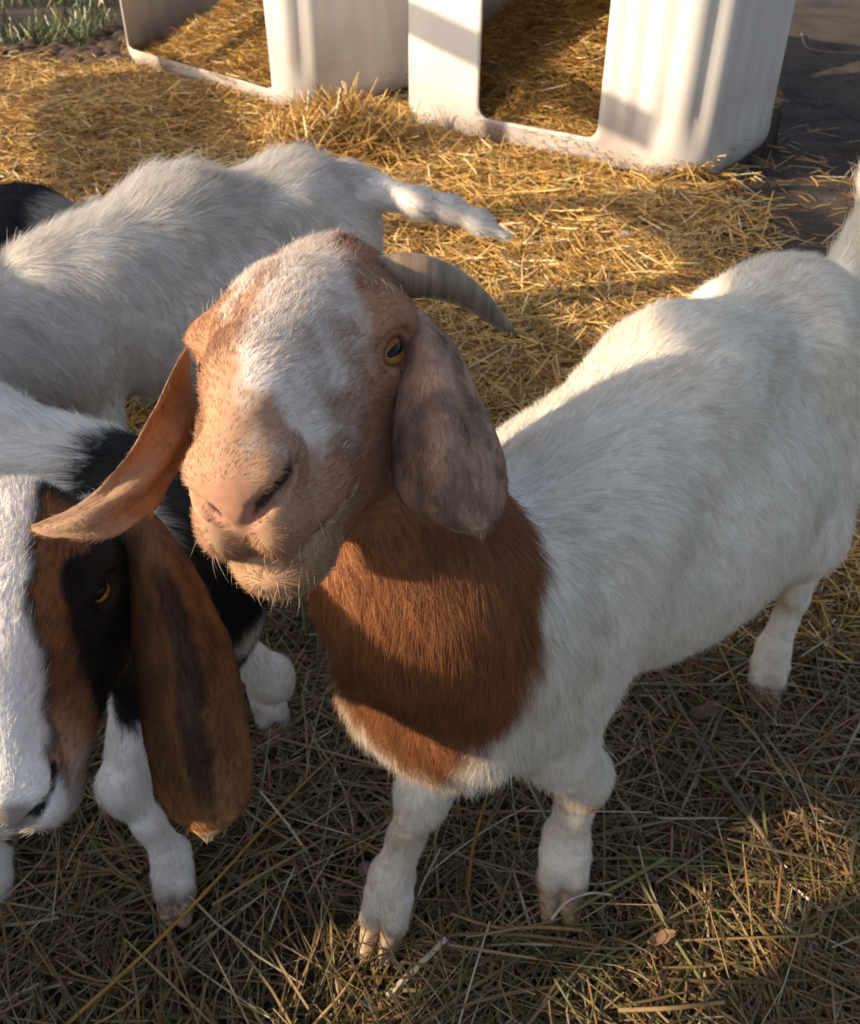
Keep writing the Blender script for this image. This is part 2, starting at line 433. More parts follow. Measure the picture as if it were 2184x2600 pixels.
def foot(S, B, ft, d, parent, hooves, sc=1.0, L=.010):
    """cloven foot: ft = fetlock point, hoof pointing along horizontal direction d on the ground at ft's base"""
    d = A(d[0], d[1], 0) / np.hypot(*d); lat = A(-d[1], d[0], 0); z0 = A(ft[0], ft[1], .020)
    hv = Shape()
    for s in (-1, 1):
        p1 = z0 + d * .012 * sc + lat * s * .0095 * sc + A(0, 0, .050 * sc)
        p2 = z0 + d * .030 * sc + lat * s * .0120 * sc + A(0, 0, .028 * sc)
        S.cone(ft, p1, .021 * sc, .0175 * sc, k=.012, L=.005); S.cone(p1, p2, .0175 * sc, .0160 * sc, k=.005, L=.009)
        t = z0 + d * .062 * sc + lat * s * .0115 * sc + A(0, 0, .006 * sc)
        hv.cone(z0 + d * .026 * sc + lat * s * .0125 * sc + A(0, 0, .018 * sc), t, .0158 * sc, .0095 * sc, k=.004)
        hv.cone(z0 + d * .004 * sc + lat * s * .012 * sc + A(0, 0, .012 * sc), t, .0135 * sc, .0080 * sc, k=.006)
        S.cone(ft - d * .016 * sc - A(0, 0, .008) + lat * s * .011, ft - d * .024 * sc - A(0, 0, .018) + lat * s * .012, .008, .006, k=.006, L=L)
    hooves.append(hv)
def finish_hooves(hooves, parent):
    for hv in hooves:
        v, q = hv.mesh(.003); v = v - A(*parent.location)
        mesh_np('hoof', v, f4=q, mat=M_HOOF, parent=parent)

def torso(S, B, hz=.68, w=1.0, k=1.0, L=.016, ridge=.018, belly=0.0):
    """trunk in body frame B: withers height hz"""
    M = B.M; s = hz / .68
    back = B.dir(-1, 0, -.25); down = B.dir(-.45, 0, -1)
    def E(c, r, kk=.05, flow=down, LL=L): S.ell(B(c[0] * s, c[1] * s, c[2] * s), M, [r[0] * s, r[1] * s * w, r[2] * s], k=kk, flow=flow, L=LL, g='body')
    E((.11, 0, .522), (.21, .106, .136))
    E((.225, 0, .505), (.095, .085, .110))
    E((-.06, 0, .472), (.25, .143 + belly, .160))
    E((-.265, 0, .545), (.120, .092, .120), flow=B.dir(-.6, 0, -.8))
    S.chain([B(.24 * s, 0, .600 * s), B(.0, 0, .648 * s), B(-.24 * s, 0, .622 * s), B(-.37 * s, 0, .585 * s)], [.062 * s, .060 * s, .058 * s, .045 * s], k=.07, flow=back, L=ridge, g='back')
    for q in (-1, 1):
        S.cone(B(-.20 * s, q * .060 * s, .628 * s), B(-.22 * s, q * .072 * s, .600 * s), .024 * s, .03 * s, k=.05, flow=down, L=L, g='body')
        S.cone(B(-.355 * s, q * .055 * s, .555 * s), B(-.34 * s, q * .06 * s, .50 * s), .036 * s, .04 * s, k=.05, flow=down, L=L, g='body')
        S.cone(B(.17 * s, q * .050 * s, .585 * s), B(.25 * s, q * .048 * s, .48 * s), .044 * s, .046 * s, k=.05, flow=down, L=L, g='body')

def foreleg(S, B, side, footxy, hd, hooves, parent, hz=.68, knee=None, L=.009, r=1.0):
    s = hz / .68
    sh = B(.235 * s, side * .047 * s, .48 * s); el = B(.240 * s, side * .060 * s, .375 * s)
    fx = A(footxy[0], footxy[1], 0) - unit(A(hd[0], hd[1], 0)) * .030 * s
    ft = fx + A(0, 0, .092 * s)
    kn = knee if knee is not None else A((el[0] * .42 + ft[0] * .58), (el[1] * .42 + ft[1] * .58), .215 * s)
    dn = (0, 0, -1)
    S.chain([sh, el, A(*kn)], [.048 * s, .035 * s, .0250 * s * r], k=.03, flow=dn, L=L + .004, g='leg')
    S.cone(A(*kn) + A(0, 0, .012 * s), A(*kn) - A(0, 0, .016 * s),   .0285 * s * r, .0255 * s * r, k=.014, flow=dn, L=L, g='leg')
    S.chain([A(*kn), (A(*kn) + ft) / 2, ft], [.0240 * s * r, .0172 * s * r, .0228 * s * r], k=.016, flow=dn, L=L, g='leg')
    foot(S, B, ft, hd, parent, hooves, s * r)
def hindleg(S, B, side, footxy, hd, hooves, parent, hz=.68, L=.009, r=1.0, hock=None):
    s = hz / .68
    fx = A(footxy[0], footxy[1], 0) - unit(A(hd[0], hd[1], 0)) * .030 * s
    ft = fx + A(0, 0, .090 * s)
    ff, ll, _ = B.inv(ft[None])[0]
    st = B(-.215 * s, side * .090 * s, .385 * s); hip = B(-.28 * s, side * .062 * s, .52 * s)
    hk = B(ff - .055 * s, ll * .97, .255 * s) if hock is None else A(*hock)
    S.ell(B(-.265 * s, side * .066 * s, .470 * s), B.M, [.100 * s, .052 * s, .130 * s], k=.05, flow=B.dir(-.3, 0, -1), L=.014, g='body')
    S.chain([hip, st], [.064 * s, .056 * s], k=.04, flow=B.dir(-.2, 0, -1), L=.013, g='body')
    S.chain([st, (st + hk) / 2 + B.dir(-.012, 0, 0), hk], [.058 * s, .042 * s, .0255 * s], k=.03, flow=(0, 0, -1), L=.011, g='leg')
    S.cone(hk + B.dir(-.012 * s, 0, .01 * s), hk, .018 * s, .024 * s, k=.02, flow=(0, 0, -1), L=L, g='leg')
    S.chain([hk, (hk + ft) / 2, ft], [.0235 * s * r, .0170 * s * r, .0225 * s * r], k=.016, flow=(0, 0, -1), L=L, g='leg')
    foot(S, B, ft, hd, parent, hooves, s * r)

def catmull(P, n):
    P = [A(*p) for p in P]; P = [2 * P[0] - P[1]] + P + [2 * P[-1] - P[-2]]; out = []
    m = len(P) - 3
    for t in np.linspace(0, m - 1e-9, n):
        i = int(t); u = t - i; a, b, c, d = P[i:i + 4]
        out.append(.5 * ((2 * b) + (-a + c) * u + (2 * a - 5 * b + 4 * c - d) * u * u + (-a + 3 * b - 3 * c + d) * u ** 3))
    return np.array(out)
def ear_sheet(rows, nu=70, nv=26, th=.0042, seed=0):
    """rows base->tip, each (edge, mid, edge) in 3-D; returns closed thin-leaf mesh (v, quads, flow, n)"""
    Ls = catmull([r[0] for r in rows], nu); Ms = catmull([r[1] for r in rows], nu); Rs = catmull([r[2] for r in rows], nu)
    v = np.linspace(-1, 1, nv)
    G = np.zeros((nu, nv, 3))
    for j, t in enumerate(v): G[:, j] = Ls * (t * (t - 1) / 2) + Ms * (1 - t * t) + Rs * (t * (t + 1) / 2)
    du = np.gradient(G, axis=0); dv = np.gradient(G, axis=1); Nn = unit(np.cross(du, dv))
    wob = vnoise(G.reshape(-1, 3), 45, seed).reshape(nu, nv, 1) * .0012
    G = G + Nn * (.0035 * np.sin(v * 5 + 3 * np.linspace(0, 1, nu)[:, None])[..., None] * np.sin(np.pi * np.linspace(0, 1, nu))[:, None, None])
    T = th * (1 - np.abs(v)[None, :, None] ** 3 * .75) * (1 - np.linspace(0, 1, nu)[:, None, None] ** 4 * .6)
    a = G + Nn * (T / 2 + wob); b = G - Nn * (T / 2 - wob)
    V = np.concatenate([a.reshape(-1, 3), b.reshape(-1, 3)]); n0 = nu * nv
    i, j = [x.ravel() for x in np.meshgrid(np.arange(nu - 1), np.arange(nv - 1), indexing='ij')]
    q = i * nv + j; q1 = np.stack([q, q + nv, q + nv + 1, q + 1], 1); q2 = n0 + q1[:, ::-1]
    e = []
    for i in range(nu - 1):
        e.append((i * nv, n0 + i * nv, n0 + (i + 1) * nv, (i + 1) * nv)); k = nv - 1
        e.append((i * nv + k, (i + 1) * nv + k, n0 + (i + 1) * nv + k, n0 + i * nv + k))
    for j in range(nv - 1):
        k = (nu - 1) * nv
        e.append((k + j, n0 + k + j, n0 + k + j + 1, k + j + 1)); e.append((j, j + 1, n0 + j + 1, n0 + j))
    Q = np.concatenate([q1, q2, np.array(e)])
    fl = unit(du).reshape(-1, 3); fl = np.concatenate([fl, fl])
    tt = np.repeat(np.linspace(0, 1, nu), nv); vv = np.tile(v, nu)
    return V, Q, fl, np.concatenate([tt, tt]), np.concatenate([vv, vv]), np.concatenate([np.zeros(n0), np.ones(n0)])
def orient_out(V, Q, n_top):
    return Q

def build_goat(root, S, paint, ears, H=None, hooves=(), fine=None, step=.006, fstep=.0017, dens=2.2e5, n_max=200000, headdens=3.0, rad=1.3e-4,
               furfun=None, sc=1.0, lift=.35, paint_ear=None, skip=None, eyes=True, jit=.35, ngrow=0.0):
    off = A(*root.location)
    V, Q = S.mesh(step, fine, fstep)
    col = paint(V)
    nb = len(V); Vs = [V]; Qs = [Q]; Cs = [col]; k = nb; E = []
    for e in ears:
        ev, eq, fl, tt, vv, sd = ear_sheet(**e['sheet'])
        ec = e['paint'](ev, tt, vv, sd)
        E.append((ev, eq, fl, tt, vv, sd, e)); Vs.append(ev); Qs.append(eq + k); Cs.append(ec); k += len(ev)
    body = mesh_np('body', np.concatenate(Vs) - off, f4=np.concatenate(Qs), mat=M_SKIN, parent=root, col=np.concatenate(Cs))
    finish_hooves(hooves, root)
    if H is not None and eyes:
        for s in (-1, 1): make_eye(H, s, root, sc)
    # fur
    def wf(P):
        w = np.ones(len(P))
        if H is not None:
            q = H.inv(P) / sc; hd = (np.abs(q[:, 0]) < .085) & (q[:, 1] > -.13) & (q[:, 2] > -.1) & (q[:, 2] < .09)
            w = np.where(hd, headdens * (1 + 1.1 * sstep(.05, .10, q[:, 1])), w)
            d1 = np.abs(np.linalg.norm((q - A(0, .150, -.024)) / A(.014, .020, .013), axis=1)); w = np.where(d1 < 1, 0.0, w)   # nose pad
            
            for s_ in (-1, 1):
                X, Y, Z, c = eye_basis(H, s_, sc); r = P - c; w = np.where((((r @ X) / .0138) ** 2 + ((r @ Y) / .0112) ** 2 < 1) & (r @ Z > 0) & (r @ Z < .03), 0.0, w)
        if H is not None: w = w * (1 - nostril_mask(q, ngrow)) * (1 - .7 * mouth_mask(q, .0006))
        w = w * np.where(P[:, 2] < .30, 1.8, 1.0)
        if skip is not None: w = w * skip(P)
        return w
    P, f, nn = sample_quads(V, Q, dens, n_max, wf)
    nn = S.grad(P)
    flow, L = S.weights(P)
    if H is not None:
        q = H.inv(P) / sc
        near = sstep(.075, .12, q[:, 1]) * (np.abs(q[:, 0]) < .05) * (np.abs(q[:, 2]) < .1)
        L = L * (1 - .30 * near)
    lf = np.full(len(P), lift)
    if H is not None: lf = lf * (1 - .35 * sstep(.03, .09, q[:, 1]) * (np.abs(q[:, 0]) < .05) * (np.abs(q[:, 2]) < .1)); L = L * (1 + .18 * (lf < lift * .7))
    if furfun: flow, L = furfun(P, nn, flow, L)
    c = paint(P)
    keep = L > 1e-4
    add_fur('coat', (P - off)[keep], nn[keep], flow[keep], L[keep], c[keep], root, rad=rad, lift=lf[keep], jit=jit)
    # ear fur
    for ev, eq, fl, tt, vv, sd, e in E:
        Pe, f, ne = sample_quads(ev, eq, e.get('dens', 9e5), 60000, lambda x: np.ones(len(x)))
        fe = fl[eq[f, 0]]; te = tt[eq[f, 0]]; ve = vv[eq[f, 0]]; se = sd[eq[f, 0]]
        ce = e['paint'](Pe, te, ve, se)
        add_fur('ear_hair', Pe - off, ne, fe, np.full(len(Pe), e.get('L', .0055)) * 1.1, ce, root, rad=rad * .95, lift=.24, jit=.35, clump=.7, cf=110)
    return body
# ------------------------------------------------------------------ the brown-headed goat in front
def lerp(a, b, t): t = np.asarray(t)[..., None]; return a * (1 - t) + b * t
WHITE = A(.86, .80, .71); BROWN = A(.31, .130, .055); TAN = A(.41, .215, .120); BLACK = A(.012, .011, .013)
def goat_one():
    root = empty('goat', (.25, .77, 0))
    M0 = np.array([[.994, -.078, -.077], [-.061, -.976, .208], [.091, .200, .974]])
    r = R_(-3.0); ca, sa = math.cos(r), math.sin(r)
    yw = R_(-2); Rz = np.array([[math.cos(yw), -math.sin(yw), 0], [math.sin(yw), math.cos(yw), 0], [0, 0, 1]])
    H = Frame((-.078, .487, .838), Rz @ M0 @ np.array([[ca, 0, sa], [0, 1, 0], [-sa, 0, ca]]) * 1.0)
    B = body_frame((.049, .561), (.440, .985))
    S = Shape(); hooves = []
    hz = .69
    torso(S, B, hz, w=1.0)
    # chest and neck
    nk = [B(.255, 0, .47), B(.318, .012, .56), B(.370, .002, .66), A(*H(0, -.075, -.03))]
    S.chain(nk, [.080, .071, .064, .056], k=.05, flow=(.05, -.1, -1), L=.022, g='neck')
    S.ell(B(.275, 0, .470), B.M, [.065, .075, .085], k=.05, flow=(0, 0, -1), L=.020, g='neck')
    S.ell(B(.345, -.035, .450), B.M, [.050, .090, .068], k=.06, flow=(0, 0, -1), L=.022, g='neck')
    S.cone(A(*H(0, -.03, -.05)), B(.385, .0, .62), .045, .055, k=.04, flow=(.05, -.1, -1), L=.018, g='neck')
    head_shape(S, H, 1.03)
    foreleg(S, B, -1, (-.055, .545), (-.30, -1), hooves, root, hz, knee=A(-.008, .605, .215), r=1.05)
    foreleg(S, B, 1, (.167, .596), (-.15, -1), hooves, root, hz, knee=A(.178, .628, .215), r=1.12)
    hindleg(S, B, 1, (.523, .922), (-.3, -1), hooves, root, hz)
    hindleg(S, B, -1, (.495, 1.06), (-.5, -1), hooves, root, hz)
    # tail, raised
    tb = B(-.40, 0, .60)
    S.chain([tb, tb + A(.035, .03, .05), tb + A(.055, .055, .14), tb + A(.05, .07, .21)], [.030, .024, .020, .010], k=.03, flow=(0, .1, 1), L=.035, g='tail')
    # belly tuft
    S.cone(B(-.12, .02, .285), B(-.19, .02, .265), .022, .016, k=.03, flow=B.dir(-1, 0, -.4), L=.02)
    def ph(q):   # coat of the head
        x, n, u = q[:, 0], q[:, 1], q[:, 2]
        nz = fbm(q, 55, 2) * .017
        w = np.interp(n, [-.11, -.06, -.02, .02, .06, .10, .13], [.016, .021, .029, .035, .033, .024, .0])
        xc = np.interp(n, [-.11, -.04, .0, .05, .12], [-.004, .0, .002, .008, .012])
        bl = sstep(.009, -.009, np.abs(x - xc) - w + nz) * (u > -.03)
        tanl = sstep(.005, -.006, np.abs(x + .003 + .1 * n) - np.interp(n, [.0, .03, .16], [0, .009, .016]) + nz * .5) * sstep(-.0, .03, n)
        bl = bl * (1 - .85 * tanl)
        muz = sstep(.07, .13, n)
        base = lerp(TAN, A(.47, .285, .185), .6 * muz)
        chin = sstep(-.045, -.07, u) * sstep(.07, .1, n)
        base = lerp(base, A(.55, .36, .22), chin * .6)
        c = lerp(base, A(.82, .75, .68), bl * .84)
        pad = sstep(1.25, .8, np.linalg.norm((q - A(0, .150, -.024)) / A(.015, .022, .016), axis=1))
        c = lerp(c, A(.44, .225, .145), pad)
        ins = sstep(.0165, .011, np.abs(np.abs(x) - .018)) * sstep(.010, .004, np.abs(u + .018)) * 0
        # dark rim of the eye
        ed = np.linalg.norm((np.stack([np.abs(x), n, u], 1) - A(.060, .010, .003)) / A(.014, .014, .012), axis=1)
        c = lerp(c, A(.10, .045, .028), sstep(1.05, .75, ed) * .85)
        lip = sstep(.004, .0015, np.abs(u + .0535 - .35 * np.clip(.145 - n, 0, .1) * .3)) * sstep(.1, .13, n)
        c = lerp(c, A(.42, .20, .13), lip * .5)
        c = lerp(c, A(.13, .06, .045), mouth_mask(q) * .7)
        return lerp(c, A(.045, .020, .018), nostril_mask(q))
    def paint(P):
        q = H.inv(P); b = B.inv(P)
        nz = fbm(P, 16, 4) * .022 + fbm(P, 160, 8) * .006
        fb = np.interp(b[:, 2], [.36, .44, .52, .58, .64, .70, .76], [.42, .375, .355, .340, .312, .270, .235])
        br = sstep(-.010, .010, b[:, 0] - fb + nz) * sstep(.425, .450, b[:, 2] + nz * .7 - .25 * np.clip(-.0 - b[:, 1], 0, .1))
        c = lerp(WHITE * (1 + .05 * fbm(P, 7, 1))[:, None], BROWN * (1 + .25 * fbm(P, 14, 5))[:, None], br)
        st = sstep(.15, .55, fbm(P, 5.5, 91)) * .30 + sstep(.35, .6, fbm(P, 24, 92)) * .25
        c = lerp(c, A(.55, .44, .32), st * (1 - br))
        hm = sstep(-.115, -.075, q[:, 1]) * sstep(.10, .085, np.abs(q[:, 0])) * sstep(-.105, -.088, q[:, 2]) * sstep(.60, .72, P[:, 2])
        c = lerp(c, ph(q), hm)
        dirt = sstep(.26, .18, P[:, 2]) * (.35 + .35 * fbm(P, 25, 6)); dirt = np.clip(dirt, 0, 1) * (1 - br)
        c = lerp(c, A(.40, .31, .22), dirt * .6)
        c = lerp(c, A(.30, .21, .14), sstep(.085, .035, P[:, 2] + .02 * fbm(P, 50, 12)) * .75)
        kn = sstep(.035, .012, np.abs(P[:, 2] - .188)) * sstep(-.3, .3, fbm(P, 40, 9)) * (1 - br)
        return lerp(c, A(.47, .33, .18), kn * .7)
    def pe(P, t, v, s):
        nz = fbm(P, 60, 3)
        c = lerp(A(.48, .295, .20), A(.19, .115, .082), np.clip(.42 + 1.1 * nz, 0, 1))
        return lerp(c, A(.62, .42, .28), sstep(.90, .99, t) * .8)
    def pe2(P, t, v, s):
        return lerp(A(.42, .26, .16), A(.27, .155, .09), np.clip(.4 + .6 * fbm(P, 50, 3), 0, 1))
    eL = dict(sheet=dict(rows=[
        (atd(1000, 900, .555), atd(1035, 810, .555), atd(1085, 800, .575)),
        (atd(1018, 960, .535), atd(1085, 900, .520), atd(1165, 880, .560)),
        (atd(1008, 1060, .525), atd(1110, 1020, .500), atd(1225, 1010, .550)),
        (atd(1000, 1160, .520), atd(1130, 1140, .490), atd(1268, 1130, .540)),
        (atd(1002, 1240, .520), atd(1140, 1240, .490), atd(1280, 1220, .535)),
        (atd(1040, 1302, .515), atd(1150, 1305, .495), atd(1268, 1295, .530)),
        (atd(1140, 1335, .512), atd(1190, 1342, .507), atd(1240, 1345, .518))], seed=1), paint=pe, L=.0055)
    eR = dict(sheet=dict(rows=[
        (atd(476, 880, .590), atd(480, 960, .590), atd(505, 1060, .585)),
        (atd(432, 945, .560), atd(465, 1040, .580), atd(505, 1130, .575)),
        (atd(380, 1045, .530), atd(430, 1105, .550), atd(475, 1165, .565)),
        (atd(328, 1145, .510), atd(385, 1185, .525), atd(430, 1228, .545)),
        (atd(258, 1235, .500), atd(325, 1258, .505), atd(385, 1292, .525)),
        (atd(180, 1292, .495), atd(260, 1305, .488), atd(338, 1330, .500)),
        (atd(118, 1315, .490), atd(195, 1338, .480), atd(275, 1362, .487)),
        (atd(82, 1330, .487), atd(88, 1350, .482), atd(140, 1366, .480))], seed=2), paint=pe2, L=.0045)
    def furfun(P, nn, flow, L):
        q = H.inv(P)
        hd_ = (q[:, 1] > -.10) & (np.abs(q[:, 0]) < .08) & (q[:, 2] > -.03) & (P[:, 2] > .7)
        # the coat of the forehead fans outwards from the blaze
        fan = np.stack([q[:, 0] * 9, np.full(len(P), -.5), np.zeros(len(P))], 1) @ H.M.T
        flow = np.where(hd_[:, None], unit(flow + fan * .9), flow)
        return flow, L
    lo = H(-.075, .17, -.1); m = np.array([H(a, b, c) for a in (-.075, .075) for b in (-.11, .16) for c in (-.095, .07)])
    build_goat(root, S, paint, [eL, eR], H, hooves, sc=1.03, fine=(m.min(0), m.max(0)), dens=2.6e5, n_max=430000, furfun=furfun)
    # whiskers and loose brow hairs
    n = 250; q = np.stack([(rng.random(n) * 2 - 1) * .034, .085 + .06 * rng.random(n), -.045 - .05 * rng.random(n)], 1)
    q[:60] = np.stack([(rng.random(60) * .5 + .6) * .060 * np.where(rng.random(60) < .6, 1, -1), -.03 + .03 * rng.random(60), .03 + .012 * rng.random(60)], 1)
    q[60:110] = np.stack([(rng.random(50) * 2 - 1) * .03, -.10 + .03 * rng.random(50), .05 + .01 * rng.random(50)], 1)
    P = q * 1.03 @ H.M.T + H.O
    for _ in range(6): P = P - S.sdf(P)[:, None] * S.grad(P)
    nn = S.grad(P); fl, _ = S.weights(P); fl[110:] = unit(fl[110:] * -.4 + A(0, 0, -.6)); fl[:110] = A(0, .2, 1)
    add_fur('whiskers', P - A(*root.location), nn, fl, .004 + .009 * rng.random(n), np.tile(A(.80, .68, .50), (n, 1)), root, rad=1.1e-4, lift=1.1, jit=.8, droop=.25)
    # horn
    path = catmull([atd(930, 715, .60), atd(1040, 700, .595), atd(1130, 716, .605), atd(1205, 758, .625), atd(1265, 810, .645), atd(1306, 843, .655)], 60)
    rads = np.interp(np.linspace(0, 1, 60), [0, .25, .5, .75, .93, 1], [.0140, .0130, .0100, .0066, .0034, .0010])
    ns = 28; t = unit(np.gradient(path, axis=0)); up = A(0, .3, 1); vs = []
    for i in range(60):
        b1 = unit(np.cross(t[i], up)); b2 = np.cross(b1, t[i]); a = np.linspace(0, 2 * np.pi, ns, endpoint=False)
        rr = rads[i] * (1 + .022 * math.sin(i * 2.1) * max(0, 1 - i / 34) + .02 * vnoise(np.array([[i * .3, 0, 0]]), 1, 2)[0])
        vs.append(path[i] + (np.cos(a)[:, None] * b1 * .80 + np.sin(a)[:, None] * b2 * 1.12) * rr)
    vs = np.concatenate(vs); i, j = [x.ravel() for x in np.meshgrid(np.arange(59), np.arange(ns), indexing='ij')]
    q = np.stack([i * ns + j, i * ns + (j + 1) % ns, (i + 1) * ns + (j + 1) % ns, (i + 1) * ns + j], 1)
    m, nt, b = new_mat('horn_keratin')
    tc = N(nt, 'ShaderNodeTexCoord'); no = N(nt, 'ShaderNodeTexNoise'); no.inputs['Scale'].default_value = 70; no.inputs['Detail'].default_value = 6
    mp = N(nt, 'ShaderNodeMapping'); mp.inputs['Scale'].default_value = (3, .6, .6); nt.links.new(tc.outputs['Object'], mp.inputs[0]); nt.links.new(mp.outputs[0], no.inputs[0])
    rp = N(nt, 'ShaderNodeValToRGB'); e = rp.color_ramp.elements
    e[0].position = .25; e[0].color = (.15, .10, .065, 1); e[1].position = .75; e[1].color = (.34, .25, .165, 1)
    nt.links.new(no.outputs[0], rp.inputs[0]); nt.links.new(rp.outputs[0], b.inputs['Base Color']); b.inputs['Roughness'].default_value = .42
    bm = N(nt, 'ShaderNodeBump'); bm.inputs['Strength'].default_value = .35; bm.inputs['Distance'].default_value = .001
    nt.links.new(no.outputs[0], bm.inputs['Height']); nt.links.new(bm.outputs[0], b.inputs['Normal'])
    mesh_np('horn', vs - A(*root.location), f4=q, mat=m, parent=root)
    tag(root, 'brown-headed white goat with one curved horn looking up at the camera', 'goat', 'goats in the pen')
    return root

# ------------------------------------------------------------------ the shaggy white goat behind it
def plain_head(S, B, pos, fwd, sc=1.0):
    n = unit(A(*fwd)); x = unit(np.cross(A(0, 0, 1), n)); u = np.cross(n, x)
    H = Frame(pos, np.stack([x, n, u], 1)); head_shape(S, H, sc); return H
def plain_ears(H, paint, sc=1.0, L=.17):
    out = []
    for s in (-1, 1):
        def p(x, n, z): return H.O + H.dir(s * x * sc, n * sc, 0) + A(0, 0, z * sc)
        rows = [(p(.050, -.030, .015), p(.060, -.050, .010), p(.052, -.075, .015)), (p(.070, -.015, -.03), p(.088, -.050, -.03), p(.070, -.085, -.03)),
                (p(.068, -.010, -.09), p(.088, -.050, -.09), p(.070, -.088, -.09)), (p(.062, -.030, -L), p(.070, -.050, -L - .01), p(.064, -.070, -L))]
        out.append(dict(sheet=dict(rows=rows, seed=9, nu=40, nv=16), paint=paint, L=.006, dens=2e5))
    return out
def goat_two():
    hz = .630
    F = unit(A(-.734, -.68)); o = A(-.405, 1.40)
    root = empty('goat', (o[0], o[1], 0)); B = body_frame(o + .29 * F, o - .29 * F)
    S = Shape(); hooves = []
    torso(S, B, hz, w=1.0, L=.016, ridge=.032)
    S.chain([B(.26, 0, .46), B(.37, .0, .50), B(.50, .0, .50)], [.09, .08, .058], k=.05, flow=B.dir(-.6, 0, -1), L=.03)
    H = plain_head(S, B, B(.60, .02, .46), B.dir(.8, .1, -.75))
    for s_, a, b in ((1, .31, -.27), (-1, .27, -.33)):
        foreleg(S, B, s_, B(a, s_ * .09, 0)[:2], F, hooves, root, hz); hindleg(S, B, s_, B(b, s_ * .09, 0)[:2], F, hooves, root, hz)
    S.chain([B(-.35, 0, .58), atd(1065, 515, 1.55), atd(1140, 530, 1.56), atd(1215, 563, 1.56), atd(1285, 600, 1.56)], [.036, .019, .017, .013, .007], k=.03, flow=(1, 0, -.4), L=.013, g='tail')
    def paint(P):
        b = B.inv(P); nz = fbm(P, 14, 21)
        c = lerp(A(.74, .71, .68), A(.55, .49, .42), np.clip(.15 + .55 * nz, 0, 1) * .7)
        rid = sstep(.035, .0, np.abs(b[:, 1] - .03)) * sstep(.58, .62, b[:, 2]) * (b[:, 0] < .1)
        c = lerp(c, A(.52, .44, .30), rid * .45 * (.5 + .5 * nz))
        sp = sstep(.45, .7, fbm(P, 55, 22)) * sstep(-.33, -.37, b[:, 0])
        c = lerp(c, A(.10, .06, .04), sp)
        return lerp(c, A(.35, .27, .20), sstep(.30, .15, P[:, 2]) * .5)
    def pe(P, t, v, s): return np.tile(A(.45, .30, .2), (len(P), 1))
    def ff(P, nn, flow, L):
        b = B.inv(P); up = sstep(.60, .64, b[:, 2])
        flow = unit(flow + np.outer(up, A(.0, .25, .6)))
        return flow, L * (1 + .5 * up * (vnoise(P, 30, 5) > .0))
    build_goat(root, S, paint, plain_ears(H, pe), H, hooves, step=.008, dens=1.5e5, n_max=200000, headdens=.5, rad=2.1e-4, lift=.42, jit=.5, furfun=ff,
               skip=lambda P: np.where(P[:, 0] < -.75, .15, 1.0))
    tag(root, 'shaggy white goat standing behind the horned goat, its tail sticking out to the right', 'goat', 'goats in the pen')

